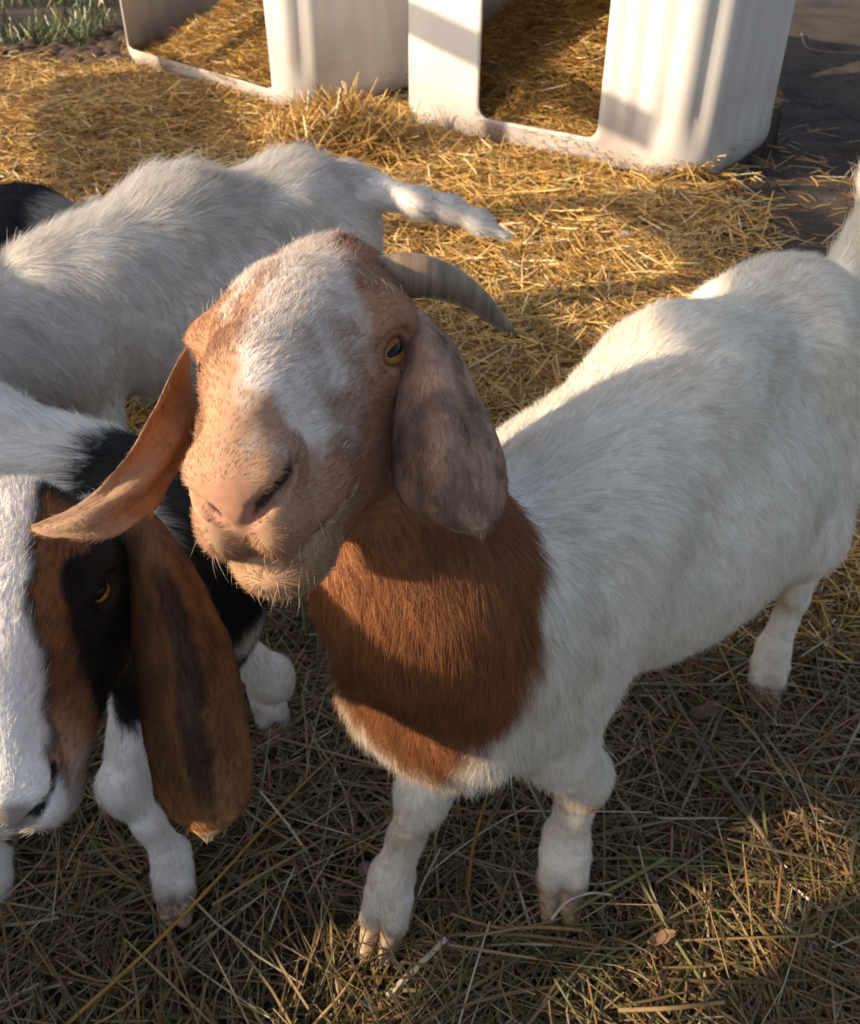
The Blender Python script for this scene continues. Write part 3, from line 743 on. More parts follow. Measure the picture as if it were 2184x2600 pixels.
# ------------------------------------------------------------------ the black, brown and white goat at the left
def goat_three():
    hz = .61
    root = empty('goat', (-.52, .80, 0))
    F = unit(A(.956, -.295)); fm = A(-.277, .717); hm = fm - F * .50
    B = body_frame(fm, hm); S = Shape(); hooves = []
    torso(S, B, hz, w=1.02, L=.020, ridge=.026)
    sc = .92
    H = Frame((-.261, .407, .712), np.array([[.965, .259, .022], [.261, -.960, -.098], [-.003, -.102, .994]]))
    H.eye_up = .62
    head_shape(S, H, sc, crown=.55)
    S.chain([B(.20, 0, .44), B(.27, -.03, .50), A(*H(0, -.050, -.045))], [.098, .084, .052], k=.05, flow=B.dir(-.3, 0, -1), L=.022, g='neck')
    S.cone(A(*H(0, -.02, -.055)), B(.27, -.04, .46), .040, .07, k=.04, flow=(.3, .3, -1), L=.018, g='neck')
    S.ell(B(.245, 0, .40), B.M, [.085, .090, .10], k=.05, flow=(0, 0, -1), L=.020, g='neck')
    foreleg(S, B, -1, (-.319, .581), (.15, -1), hooves, root, hz, knee=A(-.362, .625, .20), r=1.02)
    foreleg(S, B, 1, (-.235, .853), (.5, -1), hooves, root, hz, knee=A(-.212, .80, .19), r=1.02)
    hindleg(S, B, -1, (-.545, .575), (.1, -1), hooves, root, hz, hock=A(-.66, .70, .22))
    hindleg(S, B, 1, B(-.30, .09, 0)[:2], F, hooves, root, hz)
    S.chain([B(-.34, 0, .52), B(-.41, 0, .48), B(-.44, 0, .40)], [.035, .026, .012], k=.03, flow=(0, 0, -1), L=.03)
    def ph(q):
        x, n, u = q[:, 0], q[:, 1], q[:, 2]; nz = fbm(q, 45, 31) * .008
        wl = np.interp(n, [-.12, -.06, -.03, .0, .05, .08, .10, .13, .16], [.022, .026, .024, .020, .019, .021, .0225, .0245, .040])
        ax = np.abs(x)
        c = np.tile(BLACK, (len(q), 1))
        lo_ = wl + .004; hi_ = np.interp(n, [-.06, -.045, -.02, .0, .012, .03, .07, .09, .15], [.030, .045, .056, .052, .042, .038, .033, .045, .060])
        b1 = sstep(-.003, .004, ax - lo_ + nz) * sstep(.004, -.003, ax - hi_ + nz)
        c = lerp(c, A(.27, .125, .052), b1 * sstep(-.050, -.032, n))
        c = lerp(c, A(.46, .31, .21), b1 * sstep(.09, .12, n))
        wh = sstep(.004, -.004, ax - wl + nz)
        c = lerp(c, A(.84, .80, .77), wh * (u > -.05))
        chin = sstep(.10, .13, n)
        c = lerp(c, A(.60, .52, .47), chin * sstep(-.03, -.05, u) * .9)
        pad = sstep(1.25, .8, np.linalg.norm((q - A(0, .150, -.024)) / A(.015, .022, .016), axis=1))
        c = lerp(c, A(.36, .30, .27), pad)
        ed = np.linalg.norm((np.stack([ax, n, u], 1) - A(.060, .010, .003)) / A(.014, .014, .012), axis=1)
        c = lerp(c, A(.03, .02, .015), sstep(1.05, .75, ed) * .9)
        c = lerp(c, A(.10, .06, .05), mouth_mask(q) * .7)
        return lerp(c, A(.02, .014, .014), nostril_mask(q, .0025))
    def paint(P):
        q = H.inv(P) / sc; b = B.inv(P); nz = fbm(P, 16, 33) * .022 + fbm(P, 150, 35) * .008
        fb = .195
        bk = sstep(-.007, .007, b[:, 0] - fb + nz) * sstep(.292, .312, b[:, 2] + nz) * sstep(.650, .630, b[:, 2] + nz)
        rim = sstep(.335, .350, b[:, 0] + nz * .5) * sstep(.46, .42, b[:, 2])
        c = lerp(A(.82, .79, .76) * (1 + .06 * fbm(P, 8, 2))[:, None], np.tile(BLACK, (len(P), 1)), bk * (1 - rim))
        cp = sstep(.100, .078, np.linalg.norm(P - H(.01, -.085, .0), axis=1) + nz * .6)
        c = lerp(c, np.tile(BLACK, (len(P), 1)), cp); bk = np.maximum(bk, cp)
        st = sstep(.15, .55, fbm(P, 5.5, 93)) * .25 * (1 - bk)
        c = lerp(c, A(.50, .42, .33), st)
        hm_ = sstep(-.100, -.070, q[:, 1]) * sstep(.105, .09, np.abs(q[:, 0])) * sstep(-.12, -.095, q[:, 2])
        c = lerp(c, ph(q), hm_)
        d = sstep(.24, .19, P[:, 2]) * np.clip(.3 + .5 * fbm(P, 25, 6), 0, 1) * (1 - bk)
        c = lerp(c, A(.38, .27, .17), d * .7)
        return lerp(c, A(.26, .18, .12), sstep(.085, .035, P[:, 2] + .02 * fbm(P, 50, 12)) * .75)
    def pe(P, t, v, s):
        nz = fbm(P, 40, 36)
        c = lerp(A(.17, .075, .030), A(.27, .125, .050), np.clip(.5 + nz, 0, 1))
        bl = sstep(.30, .12, np.abs(v - .02 + .12 * nz)) * sstep(.10, .25, t) * sstep(.92, .70, t)
        c = lerp(c, A(.030, .014, .009), bl * .88)
        c = lerp(c, A(.42, .20, .07), sstep(.86, .92, t))
        return lerp(c, A(.7, .62, .52), sstep(.965, .99, t + .03 * nz))
    def pe2(P, t, v, s): return np.tile(A(.24, .105, .040), (len(P), 1))
    eL = dict(sheet=dict(rows=[
        (atd(322, 1380, .62), atd(345, 1300, .615), atd(400, 1310, .63)),
        (atd(328, 1460, .605), atd(390, 1400, .585), atd(475, 1400, .62)),
        (atd(342, 1570, .595), atd(430, 1540, .565), atd(545, 1530, .61)),
        (atd(352, 1700, .59), atd(470, 1690, .555), atd(600, 1680, .60)),
        (atd(360, 1840, .585), atd(490, 1840, .55), atd(620, 1820, .595)),
        (atd(380, 1960, .58), atd(510, 1970, .555), atd(632, 1940, .585)),
        (atd(415, 2060, .575), atd(530, 2070, .562), atd(622, 2035, .578)),
        (atd(490, 2112, .572), atd(530, 2122, .568), atd(566, 2100, .573))], seed=4, nu=90), paint=pe, L=.0060, dens=9e5)
    def p(x, n, z): return H(-x, n, z)
    eR = dict(sheet=dict(rows=[(p(.050, -.030, .015), p(.060, -.050, .010), p(.052, -.075, .015)), (p(.080, .0, -.005), p(.098, -.03, .0), p(.080, -.07, -.01)),
              (p(.075, .08, -.02), p(.10, .05, -.01), p(.095, .01, -.03)), (p(.070, .13, -.02), p(.08, .125, -.02), p(.085, .10, -.03))], seed=5, nu=40, nv=16), paint=pe2, L=.006, dens=2e5)
    m = np.array([H(a, b, c) for a in (-.05, .075) for b in (-.06, .16) for c in (-.09, .06)])
    build_goat(root, S, paint, [eL, eR], H, hooves, fine=(m.min(0), m.max(0)), fstep=.0019, dens=2.2e5, n_max=220000, headdens=2.5, sc=sc, ngrow=.0025,
               skip=lambda P: np.where(P[:, 0] < -.62, .1, 1.0))
    tag(root, 'goat with black cheeks, white blaze and long brown ears at the lower left', 'goat', 'goats in the pen')

def goat_four():
    hz = .54
    root = empty('goat', (-.95, 1.70, 0)); B = body_frame((-1.18, 1.76), (-.72, 1.66)); F = A(B.M[0, 0], B.M[1, 0])
    S = Shape(); hooves = []; torso(S, B, hz, L=.02, ridge=.025)
    S.chain([B(.26, 0, .44), B(.36, .0, .55), B(.44, .0, .64)], [.09, .075, .055], k=.05, flow=B.dir(-.6, 0, -1), L=.02)
    H = plain_head(S, B, B(.52, .0, .68), B.dir(1, .1, -.3))
    for s_ in (1, -1):
        foreleg(S, B, s_, B(.27, s_ * .09, 0)[:2], F, hooves, root, hz); hindleg(S, B, s_, B(-.27, s_ * .09, 0)[:2], F, hooves, root, hz)
    S.chain([B(-.34, 0, .52), B(-.39, 0, .48), B(-.41, 0, .40)], [.035, .026, .012], k=.03, flow=(0, 0, -1), L=.03)
    def paint(P):
        b = B.inv(P); nz = fbm(P, 16, 43) * .02
        w = sstep(-.22, -.25, b[:, 0] + nz)
        return lerp(np.tile(A(.014, .013, .018), (len(P), 1)), A(.36, .34, .30), w)
    def pe(P, t, v, s): return np.tile(BLACK, (len(P), 1))
    build_goat(root, S, paint, plain_ears(H, pe), H, hooves, step=.010, dens=6e4, n_max=50000, headdens=.5, rad=3e-4, skip=lambda P: np.where((P[:, 0] < -.95) | (P[:, 2] < .4), .15, 1.0))
    tag(root, 'black goat with a greyish rump, only its back showing behind the shaggy white goat', 'goat', 'goats in the pen')
# ------------------------------------------------------------------ ground
TH = 1.20                                          # shelter height
def tote_frame(c, ang, W=1.46, TD=1.25):                            # c: front right bottom corner; ang: direction of the front face
    f = A(math.cos(ang), math.sin(ang)); return c, f, A(-f[1], f[0]), W, TD
T_R = tote_frame(A(.965, 3.235), math.atan2(-.61, .79), 1.44, .84)
T_L = tote_frame(A(-.585, 4.24), math.atan2(-.72, .69), 1.68)
def tote_uv(T, x, y):                              # u along the front from its left corner, w into the shelter
    c, f, b, W, _ = T; rx, ry = x - c[0], y - c[1]
    return rx * f[0] + ry * f[1] + W, rx * b[0] + ry * b[1]
def inside(T, x, y, m=.05):
    u, w = tote_uv(T, x, y); return (u > m) & (u < T[3] - m) & (w > m) & (w < T[4] - m)
def straw_cover(x, y):                             # how thick the straw bedding lies, 0..1
    P = np.stack([x, y, x * 0], -1); n = fbm(P, 1.6, 51) * .5
    c = sstep(1.05, 1.45, y + n * .3 + .25 * x)
    bare = sstep(.55, 1.05, x - .18 * (y - 2.0) + n * .35) * sstep(1.75, 2.1, y) # bare soil at the right
    c = c * (1 - .97 * bare)
    far = sstep(5.0, 5.7, y + n * .5 + .35 * (x + 1.7)); c = c * (1 - far)
    return c
def hgt(x, y):
    x = np.asarray(x, float); y = np.asarray(y, float)
    P = np.stack([x, y, x * 0], -1)
    z = .012 * fbm(P, 3, 52) + .006 * fbm(P, 14, 53) + .028 * straw_cover(x, y)
    for (cx, cy, r, h) in ((-.36, 3.75, .26, .13), (1.35, 3.05, .35, .05), (.25, 3.4, .4, .03), (-1.3, 4.3, .5, .05)):
        z = z + h * np.exp(-((x - cx) ** 2 + (y - cy) ** 2) / r ** 2)
    for T, hh, uc in ((T_R, .62, .62), (T_L, .46, .80)):
        u, w = tote_uv(T, x, y); ins = inside(T, x, y, .02)
        hp = .05 + hh * sstep(-.15, .80, w) * np.exp(-((u - uc) / .62) ** 2) + .03 * fbm(P, 7, 54)
        z = np.where(ins, np.maximum(z, hp), z)
    return z
def build_ground():
    xs = np.concatenate([-np.geomspace(60, 2.6, 26)[:-1], np.linspace(-2.6, 2.6, 420), np.geomspace(2.6, 60, 26)[1:]])
    ys = np.concatenate([[-40, -15, -6, -2, -.6], np.linspace(.1, 6.2, 520), np.geomspace(6.3, 80, 30)])
    X, Y = np.meshgrid(xs, ys, indexing='ij'); P = np.stack([X.ravel(), Y.ravel(), X.ravel() * 0], 1)
    Z = hgt(P[:, 0], P[:, 1]) + .006 * fbm(P, 30, 55) + .006 * np.abs(fbm(P, 60, 56))
    fz = np.maximum(np.abs(P[:, 0]) - 2.6, 0) + np.maximum(P[:, 1] - 6.2, 0) + np.maximum(.1 - P[:, 1], 0)
    Z = Z + .05 * np.minimum(fz, 1) * fbm(P, .7, 57)
    P[:, 2] = Z; nx, ny = len(xs), len(ys)
    i, j = [a.ravel() for a in np.meshgrid(np.arange(nx - 1), np.arange(ny - 1), indexing='ij')]; q = i * ny + j
    m, nt, b = new_mat('pen_soil')
    tc = N(nt, 'ShaderNodeTexCoord'); n1 = N(nt, 'ShaderNodeTexNoise'); n1.inputs['Scale'].default_value = 3.5; n1.inputs['Detail'].default_value = 8
    n2 = N(nt, 'ShaderNodeTexNoise'); n2.inputs['Scale'].default_value = 90; n2.inputs['Detail'].default_value = 6
    for n in (n1, n2): nt.links.new(tc.outputs['Object'], n.inputs['Vector'])
    r1 = N(nt, 'ShaderNodeValToRGB'); e = r1.color_ramp.elements; e[0].position = .3; e[0].color = (.020, .013, .009, 1); e[1].position = .7; e[1].color = (.075, .050, .034, 1)
    mx = N(nt, 'ShaderNodeMix', data_type='RGBA', blend_type='OVERLAY'); mx.inputs[0].default_value = .7
    nt.links.new(n1.outputs[0], r1.inputs[0]); nt.links.new(r1.outputs[0], mx.inputs[6]); nt.links.new(n2.outputs[0], mx.inputs[7]); nt.links.new(mx.outputs[2], b.inputs['Base Color'])
    b.inputs['Roughness'].default_value = .95
    bm = N(nt, 'ShaderNodeBump'); bm.inputs['Strength'].default_value = 1.0; bm.inputs['Distance'].default_value = .012
    nt.links.new(n2.outputs[0], bm.inputs['Height']); nt.links.new(bm.outputs[0], b.inputs['Normal'])
    tag(mesh_np('ground', P, f4=np.stack([q, q + ny, q + ny + 1, q + 1], 1), mat=m), kind='structure')
build_ground()

# ------------------------------------------------------------------ straw and hay
def stalk_mat(name, rough, trans=.13):
    m, nt, b = new_mat(name)
    a = N(nt, 'ShaderNodeAttribute', attribute_name='coat')
    b.inputs['Roughness'].default_value = rough; b.inputs['Specular IOR Level'].default_value = .5
    nt.links.new(a.outputs['Color'], b.inputs['Base Color'])
    tr = N(nt, 'ShaderNodeBsdfTranslucent'); nt.links.new(a.outputs['Color'], tr.inputs[0])
    mx = N(nt, 'ShaderNodeMixShader'); mx.inputs[0].default_value = trans
    nt.links.new(b.outputs[0], mx.inputs[1]); nt.links.new(tr.outputs[0], mx.inputs[2]); nt.links.new(mx.outputs[0], nt.nodes['Material Output'].inputs[0])
    return m
M_STRAW = stalk_mat('straw_stalk', .38)
def stalks(name, base, yaw, tilt, Ln, wd, bend, col, flat=.45, seg=3, mat=None):
    """three-sided bent stalks lying about their base points"""
    n = len(base); d = np.stack([np.cos(yaw) * np.cos(tilt), np.sin(yaw) * np.cos(tilt), np.sin(tilt)], 1)
    s = np.stack([-np.sin(yaw), np.cos(yaw), 0 * yaw], 1); u = np.cross(d, s)
    roll = rng.random(n) * 6.28
    s2 = s * np.cos(roll)[:, None] * .35 + s * .65 + u * np.sin(roll)[:, None] * .5; s2 = unit(s2); u2 = np.cross(d, s2)
    kd = rng.random(n) * 6.28; kink = np.where(rng.random(n) < .25, rng.normal(size=n) * .12, 0)
    V = np.zeros((n, seg + 1, 3, 3), np.float32)
    for k in range(seg + 1):
        t = k / seg - .5
        off = (bend * (t * t - .25))[:, None] * (s * np.cos(kd)[:, None] + A(0, 0, .35) * np.sin(kd)[:, None]) + (kink * np.maximum(t, 0))[:, None] * s * Ln[:, None]
        c = base + d * (Ln * t)[:, None] + off
        w = wd * (1 if 0 < k < seg else .72)
        for j, a in enumerate((0, 2.094, 4.189)):
            V[:, k, j] = c + s2 * (w * .5 * math.cos(a))[:, None] + u2 * (w * .5 * flat * math.sin(a))[:, None]
    idx = np.arange(n)[:, None] * (seg + 1) * 3; Q = []
    for k in range(seg):
        for j in range(3):
            a, b = k * 3 + j, k * 3 + (j + 1) % 3
            Q.append(np.concatenate([idx + a, idx + b, idx + b + 3, idx + a + 3], 1))
    Q = np.concatenate(Q)
    T = np.concatenate([idx + [0, 2, 1], idx + seg * 3 + [0, 1, 2]])
    C = np.repeat(col, (seg + 1) * 3, 0)
    return mesh_np(name, V.reshape(-1, 3), f4=Q, f3=T, mat=mat or M_STRAW, col=C, smooth=False)
def scatter(n, x0, x1, y0, y1, dens, ypow=1.0):
    y = y0 + (y1 - y0) * rng.random(n * 3) ** ypow; xm = .62 * y + .35
    x = (rng.random(n * 3) * 2 - 1) * np.minimum(xm, max(abs(x0), abs(x1)))
    k = (rng.random(n * 3) < dens(x, y)) & (x > x0) & (x < x1)
    return x[k][:n], y[k][:n]
def golden(n):
    v = rng.random((n, 1)); c = A(.60, .33, .070) * v + A(.78, .52, .17) * (1 - v)
    r = rng.random(n); c = np.where((r < .30)[:, None], A(.30, .145, .032), c); c = np.where((r > .90)[:, None], A(.85, .68, .40), c)
    return c * (.75 + .4 * rng.random((n, 1)))
def haycol(n):
    v = rng.random((n, 1)); c = A(.14, .088, .035) * v + A(.34, .235, .105) * (1 - v)
    r = rng.random(n); c = np.where((r < .12)[:, None], A(.13, .125, .040), c); c = np.where((r > .93)[:, None], A(.50, .42, .26), c); c = np.where(((r > .78) & (r < .86))[:, None], A(.26, .12, .05), c)
    return c * (.65 + .5 * rng.random((n, 1)))
def build_straw():
    n = 95000
    x, y = scatter(n, -4.2, 3.6, 1.0, 7.5, lambda x, y: straw_cover(x, y), 1.25); n = len(x)
    z = hgt(x, y); th = .004 + .030 * rng.random(n) ** 1.4
    tilt = rng.normal(size=n) * .16; up = rng.random(n) < .025; tilt = np.where(up, rng.random(n) * .8 + .2, tilt)
    Ln = .05 + .11 * rng.random(n) ** 1.3
    stalk_o = stalks('straw_bedding', np.stack([x, y, z + th + np.abs(np.sin(tilt)) * Ln * .35], 1), rng.random(n) * 6.28, tilt, Ln, .0028 + .0034 * rng.random(n), rng.normal(size=n) * .012, golden(n), seg=2)
    tag(stalk_o, 'golden straw bedding spread over the ground around the white shelters', 'straw', kind='stuff')
    # straw inside the two shelters
    P = []
    for T in (T_R, T_L):
        c, f, b, TW, TD = T; m = 15000; u = .04 + (TW - .08) * rng.random(m); w = .03 + (TD - .08) * rng.random(m)
        q = c + (u - TW)[:, None] * f + w[:, None] * b; P.append(q)
    q = np.concatenate(P); n = len(q); z = hgt(q[:, 0], q[:, 1])
    tilt = rng.normal(size=n) * .28; Ln = .05 + .10 * rng.random(n)
    keep = np.ones(n, bool)
    o = stalks('straw_litter', np.stack([q[:, 0], q[:, 1], z + .004 + .03 * rng.random(n)], 1)[keep], rng.random(n) * 6.28, tilt, Ln, .0026 + .0026 * rng.random(n), rng.normal(size=n) * .012, golden(n) * .85, seg=2)
    tag(o, 'heaped straw bedding inside the two white shelters', 'straw', kind='stuff')
    # hay in the foreground
    def hd(x, y):
        Pn = np.stack([x, y, x * 0], 1); g = fbm(Pn, 3.2, 61)
        d = .62 + .9 * g + .45 * sstep(-.1, .5, x); d = d * (1 - .65 * np.exp(-((x + .17) ** 2 / .03 + (y - .50) ** 2 / .014))); d = d * (1 - .7 * np.exp(-((x - .04) ** 2 / .006 + (y - .72) ** 2 / .01)))
        far = straw_cover(x, y); bare = sstep(.55, 1.05, x - .18 * (y - 2.0)) * sstep(1.7, 2.0, y)
        return np.clip(d, .05, 1) * (1 - .8 * far) * (1 - .9 * bare)
    n = 19000; x, y = scatter(n, -1.6, 1.9, .22, 2.4, hd, 1.15); n = len(x); z = hgt(x, y)
    tilt = rng.normal(size=n) * .15; Ln = .05 + .24 * rng.random(n) ** 1.6
    o = stalks('hay_litter', np.stack([x, y, z + .003 + .040 * rng.random(n) ** 1.4], 1), rng.random(n) * 6.28, tilt, Ln, .0016 + .0036 * rng.random(n) ** 2.2, rng.normal(size=n) * .035, haycol(n), seg=4, flat=.6)
    tag(o, 'matted brown and green hay trampled into dark soil in the foreground', 'hay', kind='stuff')
    # scattered clods and crumbs
    n = 5000; x = rng.random(n) * 3.6 - 1.4; y = .25 + 3.6 * rng.random(n) ** 1.3; z = hgt(x, y); r = .002 + .006 * rng.random(n) ** 3
    ico = np.array([(0, 0, 1), (.89, 0, .45), (.28, .85, .45), (-.72, .53, .45), (-.72, -.53, .45), (.28, -.85, .45), (.72, .53, -.45), (-.28, .85, -.45), (-.89, 0, -.45), (-.28, -.85, -.45), (.72, -.53, -.45), (0, 0, -1)])
    fc = np.array([(0, 1, 2), (0, 2, 3), (0, 3, 4), (0, 4, 5), (0, 5, 1), (1, 6, 2), (2, 7, 3), (3, 8, 4), (4, 9, 5), (5, 10, 1), (2, 6, 7), (3, 7, 8), (4, 8, 9), (5, 9, 10), (1, 10, 6), (11, 7, 6), (11, 8, 7), (11, 9, 8), (11, 10, 9), (11, 6, 10)])
    V = np.stack([x, y, z + r * .3], 1)[:, None] + ico * (1 + .35 * rng.normal(size=(n, 12, 1))) * (r[:, None, None] * A(1, 1, .7))
    v = rng.random((n, 1)); c = A(.05, .033, .022) * v + A(.15, .10, .065) * (1 - v)
    o = mesh_np('soil_crumbs', V.reshape(-1, 3), f3=(np.arange(n)[:, None, None] * 12 + fc).reshape(-1, 3), mat=M_SOILBIT, col=np.repeat(c, 12, 0), smooth=False)
    tag(o, 'small crumbs and clods of dark soil strewn over the pen floor', 'soil', kind='stuff')
M_SOILBIT = mat_coat('soil_crumb', .95)
build_straw()

# ------------------------------------------------------------------ white plastic shelters
def plastic():
    m, nt, b = new_mat('white_plastic')
    tc = N(nt, 'ShaderNodeTexCoord'); n1 = N(nt, 'ShaderNodeTexNoise'); n1.inputs['Scale'].default_value = 3; n1.inputs['Detail'].default_value = 7; nt.links.new(tc.outputs['Object'], n1.inputs[0])
    sp = N(nt, 'ShaderNodeSeparateXYZ'); nt.links.new(tc.outputs['Object'], sp.inputs[0])
    mr = N(nt, 'ShaderNodeMapRange'); mr.inputs[1].default_value = .0; mr.inputs[2].default_value = .42; mr.inputs[3].default_value = 1.1; mr.inputs[4].default_value = 0
    nt.links.new(sp.outputs[2], mr.inputs[0])
    mu = N(nt, 'ShaderNodeMath', operation='MULTIPLY'); mu.use_clamp = True; nt.links.new(mr.outputs[0], mu.inputs[0])
    r0 = N(nt, 'ShaderNodeMapRange'); r0.inputs[1].default_value = .35; r0.inputs[2].default_value = .7; r0.inputs[3].default_value = .1; r0.inputs[4].default_value = 1.1
    nt.links.new(n1.outputs[0], r0.inputs[0]); nt.links.new(r0.outputs[0], mu.inputs[1])
    n3 = N(nt, 'ShaderNodeTexNoise'); n3.inputs['Scale'].default_value = 34; n3.inputs['Detail'].default_value = 3; nt.links.new(tc.outputs['Object'], n3.inputs[0])
    r3 = N(nt, 'ShaderNodeMapRange'); r3.inputs[1].default_value = .70; r3.inputs[2].default_value = .78; r3.inputs[3].default_value = 0; r3.inputs[4].default_value = .5
    nt.links.new(n3.outputs[0], r3.inputs[0])
    ad = N(nt, 'ShaderNodeMath', operation='ADD'); ad.use_clamp = True; nt.links.new(mu.outputs[0], ad.inputs[0]); nt.links.new(r3.outputs[0], ad.inputs[1])
    mx = N(nt, 'ShaderNodeMix', data_type='RGBA'); mx.inputs[6].default_value = (.74, .72, .69, 1); mx.inputs[7].default_value = (.30, .22, .19, 1)
    nt.links.new(ad.outputs[0], mx.inputs[0]); nt.links.new(mx.outputs[2], b.inputs['Base Color'])
    b.inputs['Roughness'].default_value = .42; b.inputs['Specular IOR Level'].default_value = .4
    tr = N(nt, 'ShaderNodeBsdfTranslucent'); nt.links.new(mx.outputs[2], tr.inputs[0])
    ms = N(nt, 'ShaderNodeMixShader'); ms.inputs[0].default_value = .22; nt.links.new(b.outputs[0], ms.inputs[1]); nt.links.new(tr.outputs[0], ms.inputs[2]); nt.links.new(ms.outputs[0], nt.nodes['Material Output'].inputs[0])
    return m
M_PLASTIC = plastic()
def shelter(T, door, label, ribs):
    """rounded blow-moulded tank, open doorway cut in its front; local x along the front (0 left .. TW), y inwards"""
    c, f, b, TW, TD = T; u0, u1, z0, z1 = door
    Rc, Rb = .22, .12
    root = empty('tank_shelter', (c[0] - f[0] * TW, c[1] - f[1] * TW, .0), (0, 0, math.atan2(f[1], f[0])))
    # perimeter as rounded rectangle
    segs = []
    def line(p, q, n):
        for t in np.linspace(0, 1, n, endpoint=False): segs.append((p[0] + (q[0] - p[0]) * t, p[1] + (q[1] - p[1]) * t))
    def arc(cx, cy, a0, n=14):
        for t in np.linspace(0, 90, n, endpoint=False): a = R_(a0 + t); segs.append((cx + Rc * math.cos(a), cy + Rc * math.sin(a)))
    lo, hi = Rc, TW - Rc
    def fr(p, q, n): line((p, 0), (q, 0), n)
    def frontline():
        xs_ = sorted(set([lo, hi] + [u for u in (u0, u1) if lo < u < hi])); 
        for a_, b_ in zip(xs_[:-1], xs_[1:]): fr(a_, b_, max(3, int((b_ - a_) / .018)))
    frontline(); arc(TW - Rc, Rc, -90); line((TW, Rc), (TW, TD - Rc), 60); arc(TW - Rc, TD - Rc, 0); line((TW - Rc, TD), (Rc, TD), 40); arc(Rc, TD - Rc, 90); line((0, TD - Rc), (0, Rc), 60); arc(Rc, Rc, 180)
    S2 = np.array(segs); n = len(S2)
    nxt = np.roll(S2, -1, 0); prv = np.roll(S2, 1, 0); tg = unit(nxt - prv); nr = np.stack([tg[:, 1], -tg[:, 0]], 1)
    # heights, with the lower and upper edges rounded
    zs = []
    for t in np.linspace(0, 90, 9): zs.append((Rb * (1 - math.cos(R_(t))), -Rb * (1 - math.sin(R_(t)))))
    for z in np.unique(np.concatenate([np.linspace(Rb, z0, 3), np.linspace(z0, z1, 44), np.linspace(z1, TH - Rb, 8)]))[1:]: zs.append((z, 0.0)) if z > Rb else None
    for t in np.linspace(0, 90, 9)[1:]: zs.append((TH - Rb * (1 - math.sin(R_(t))), -Rb * (1 - math.cos(R_(t))))) if False else zs.append((TH - Rb + Rb * math.sin(R_(t)), -Rb * (1 - math.cos(R_(t)))))
    V = []
    s_len = np.concatenate([[0], np.cumsum(np.linalg.norm(nxt - S2, axis=1))[:-1]])
    for z, off in zs:
        fade = sstep(.10, .28, z) * sstep(TH - .08, TH - .25, z)
        side = (S2[:, 0] > TW - Rc * .9) | (S2[:, 0] < Rc * .5) | (S2[:, 1] > TD - .1)
        wave = .5 + .5 * np.cos(s_len * 2 * np.pi / .13)
        fl = -.018 * fade * wave ** 2 * np.where(side, 1, 0)
        fx = S2[:, 0]; isf = (S2[:, 1] < .001)
        for (ru, rw, rd) in ribs: fl = fl - rd * fade * np.exp(-((fx - ru) / rw) ** 4) * isf
        wob = .006 * np.array([math.sin(3.1 * z + 5 * q) for q in s_len])
        p = S2 + nr * (off + fl + wob)[:, None]
        V.append(np.concatenate([p, np.full((n, 1), z)], 1))
    V = np.concatenate(V); m = len(zs); Q = []
    for i in range(m - 1):
        zc = (zs[i][0] + zs[i + 1][0]) / 2
        for j in range(n):
            k = (j + 1) % n; xc, yc = (S2[j] + S2[k]) / 2 if k else (S2[j] + S2[0]) / 2
            if yc < Rc * .75 and xc > u0 - .001 and xc < u1 + .001 and z0 < zc < z1 and (yc < .001 or u0 < Rc): continue
            Q.append((i * n + j, i * n + k, (i + 1) * n + k, (i + 1) * n + j))
    # rounded doorway corners: pull grid vertices of the cut onto a rounded outline
    Q = np.array(Q); top = (m - 1) * n; cpt = len(V); V = np.concatenate([V, [[TW / 2, TD / 2, TH], [TW / 2, TD / 2, 0]]])
    tris = [(top + j, top + (j + 1) % n, cpt) for j in range(n)] + [((j + 1) % n, j, cpt + 1) for j in range(n)]
    r = .045
    for sx, ux in ((1, u0), (-1, u1)):
        for sz, uz in ((1, z0), (-1, z1)):
            cx, cz = ux + sx * r, uz + sz * r
            dx = (V[:, 0] - cx) * -sx; dz = (V[:, 2] - cz) * -sz
            msk = (V[:, 1] < .05) & (dx > -.001) & (dz > -.001) & (dx < r + .012) & (dz < r + .012)
            mm = np.maximum(dx, dz); L_ = np.hypot(dx, dz)
            g = msk & (L_ > 1e-6) & (np.abs(mm - r) < .004); sc_ = np.where(g, r / np.maximum(L_, 1e-6), 1)
            V[:, 0] = np.where(g, cx - sx * dx * sc_, V[:, 0]); V[:, 2] = np.where(g, cz - sz * dz * sc_, V[:, 2])
    o = mesh_np('shell', V, f4=Q, f3=tris, mat=M_PLASTIC, parent=root)
    so = o.modifiers.new('thickness', 'SOLIDIFY'); so.thickness = .008; so.offset = -1
    # moulded screw cap on the roof
    bm = bmesh.new(); bmesh.ops.create_cone(bm, cap_ends=True, segments=40, radius1=.085, radius2=.080, depth=.045)
    for v in list(bm.verts): v.co = v.co + Vector((TW / 2, TD / 2, TH + .022))
    for k in range(12):
        a = k * math.pi / 6; r1 = bmesh.ops.create_cube(bm, size=1)['verts']
        for v in r1: v.co = Vector((v.co.x * .012 + TW / 2 + .083 * math.cos(a), v.co.y * .012 + TD / 2 + .083 * math.sin(a), v.co.z * .040 + TH + .022))
    me = bpy.data.meshes.new('cap'); bm.to_mesh(me); bm.free(); me.materials.append(M_PLASTIC)
    co = bpy.data.objects.new('cap', me); COL.objects.link(co); co.parent = root
    tag(root, label, 'shelter', 'white shelters cut from plastic tanks')
    return root
shelter(T_R, (.47, 1.01, .150, .90), 'white plastic tank shelter standing to the right, with a rectangular doorway full of straw', [(1.08, .025, .012), (1.16, .030, .018)])
shelter(T_L, (.15, 1.49, .125, .86), 'white plastic tank shelter at the back left, its wide doorway cut low', [])

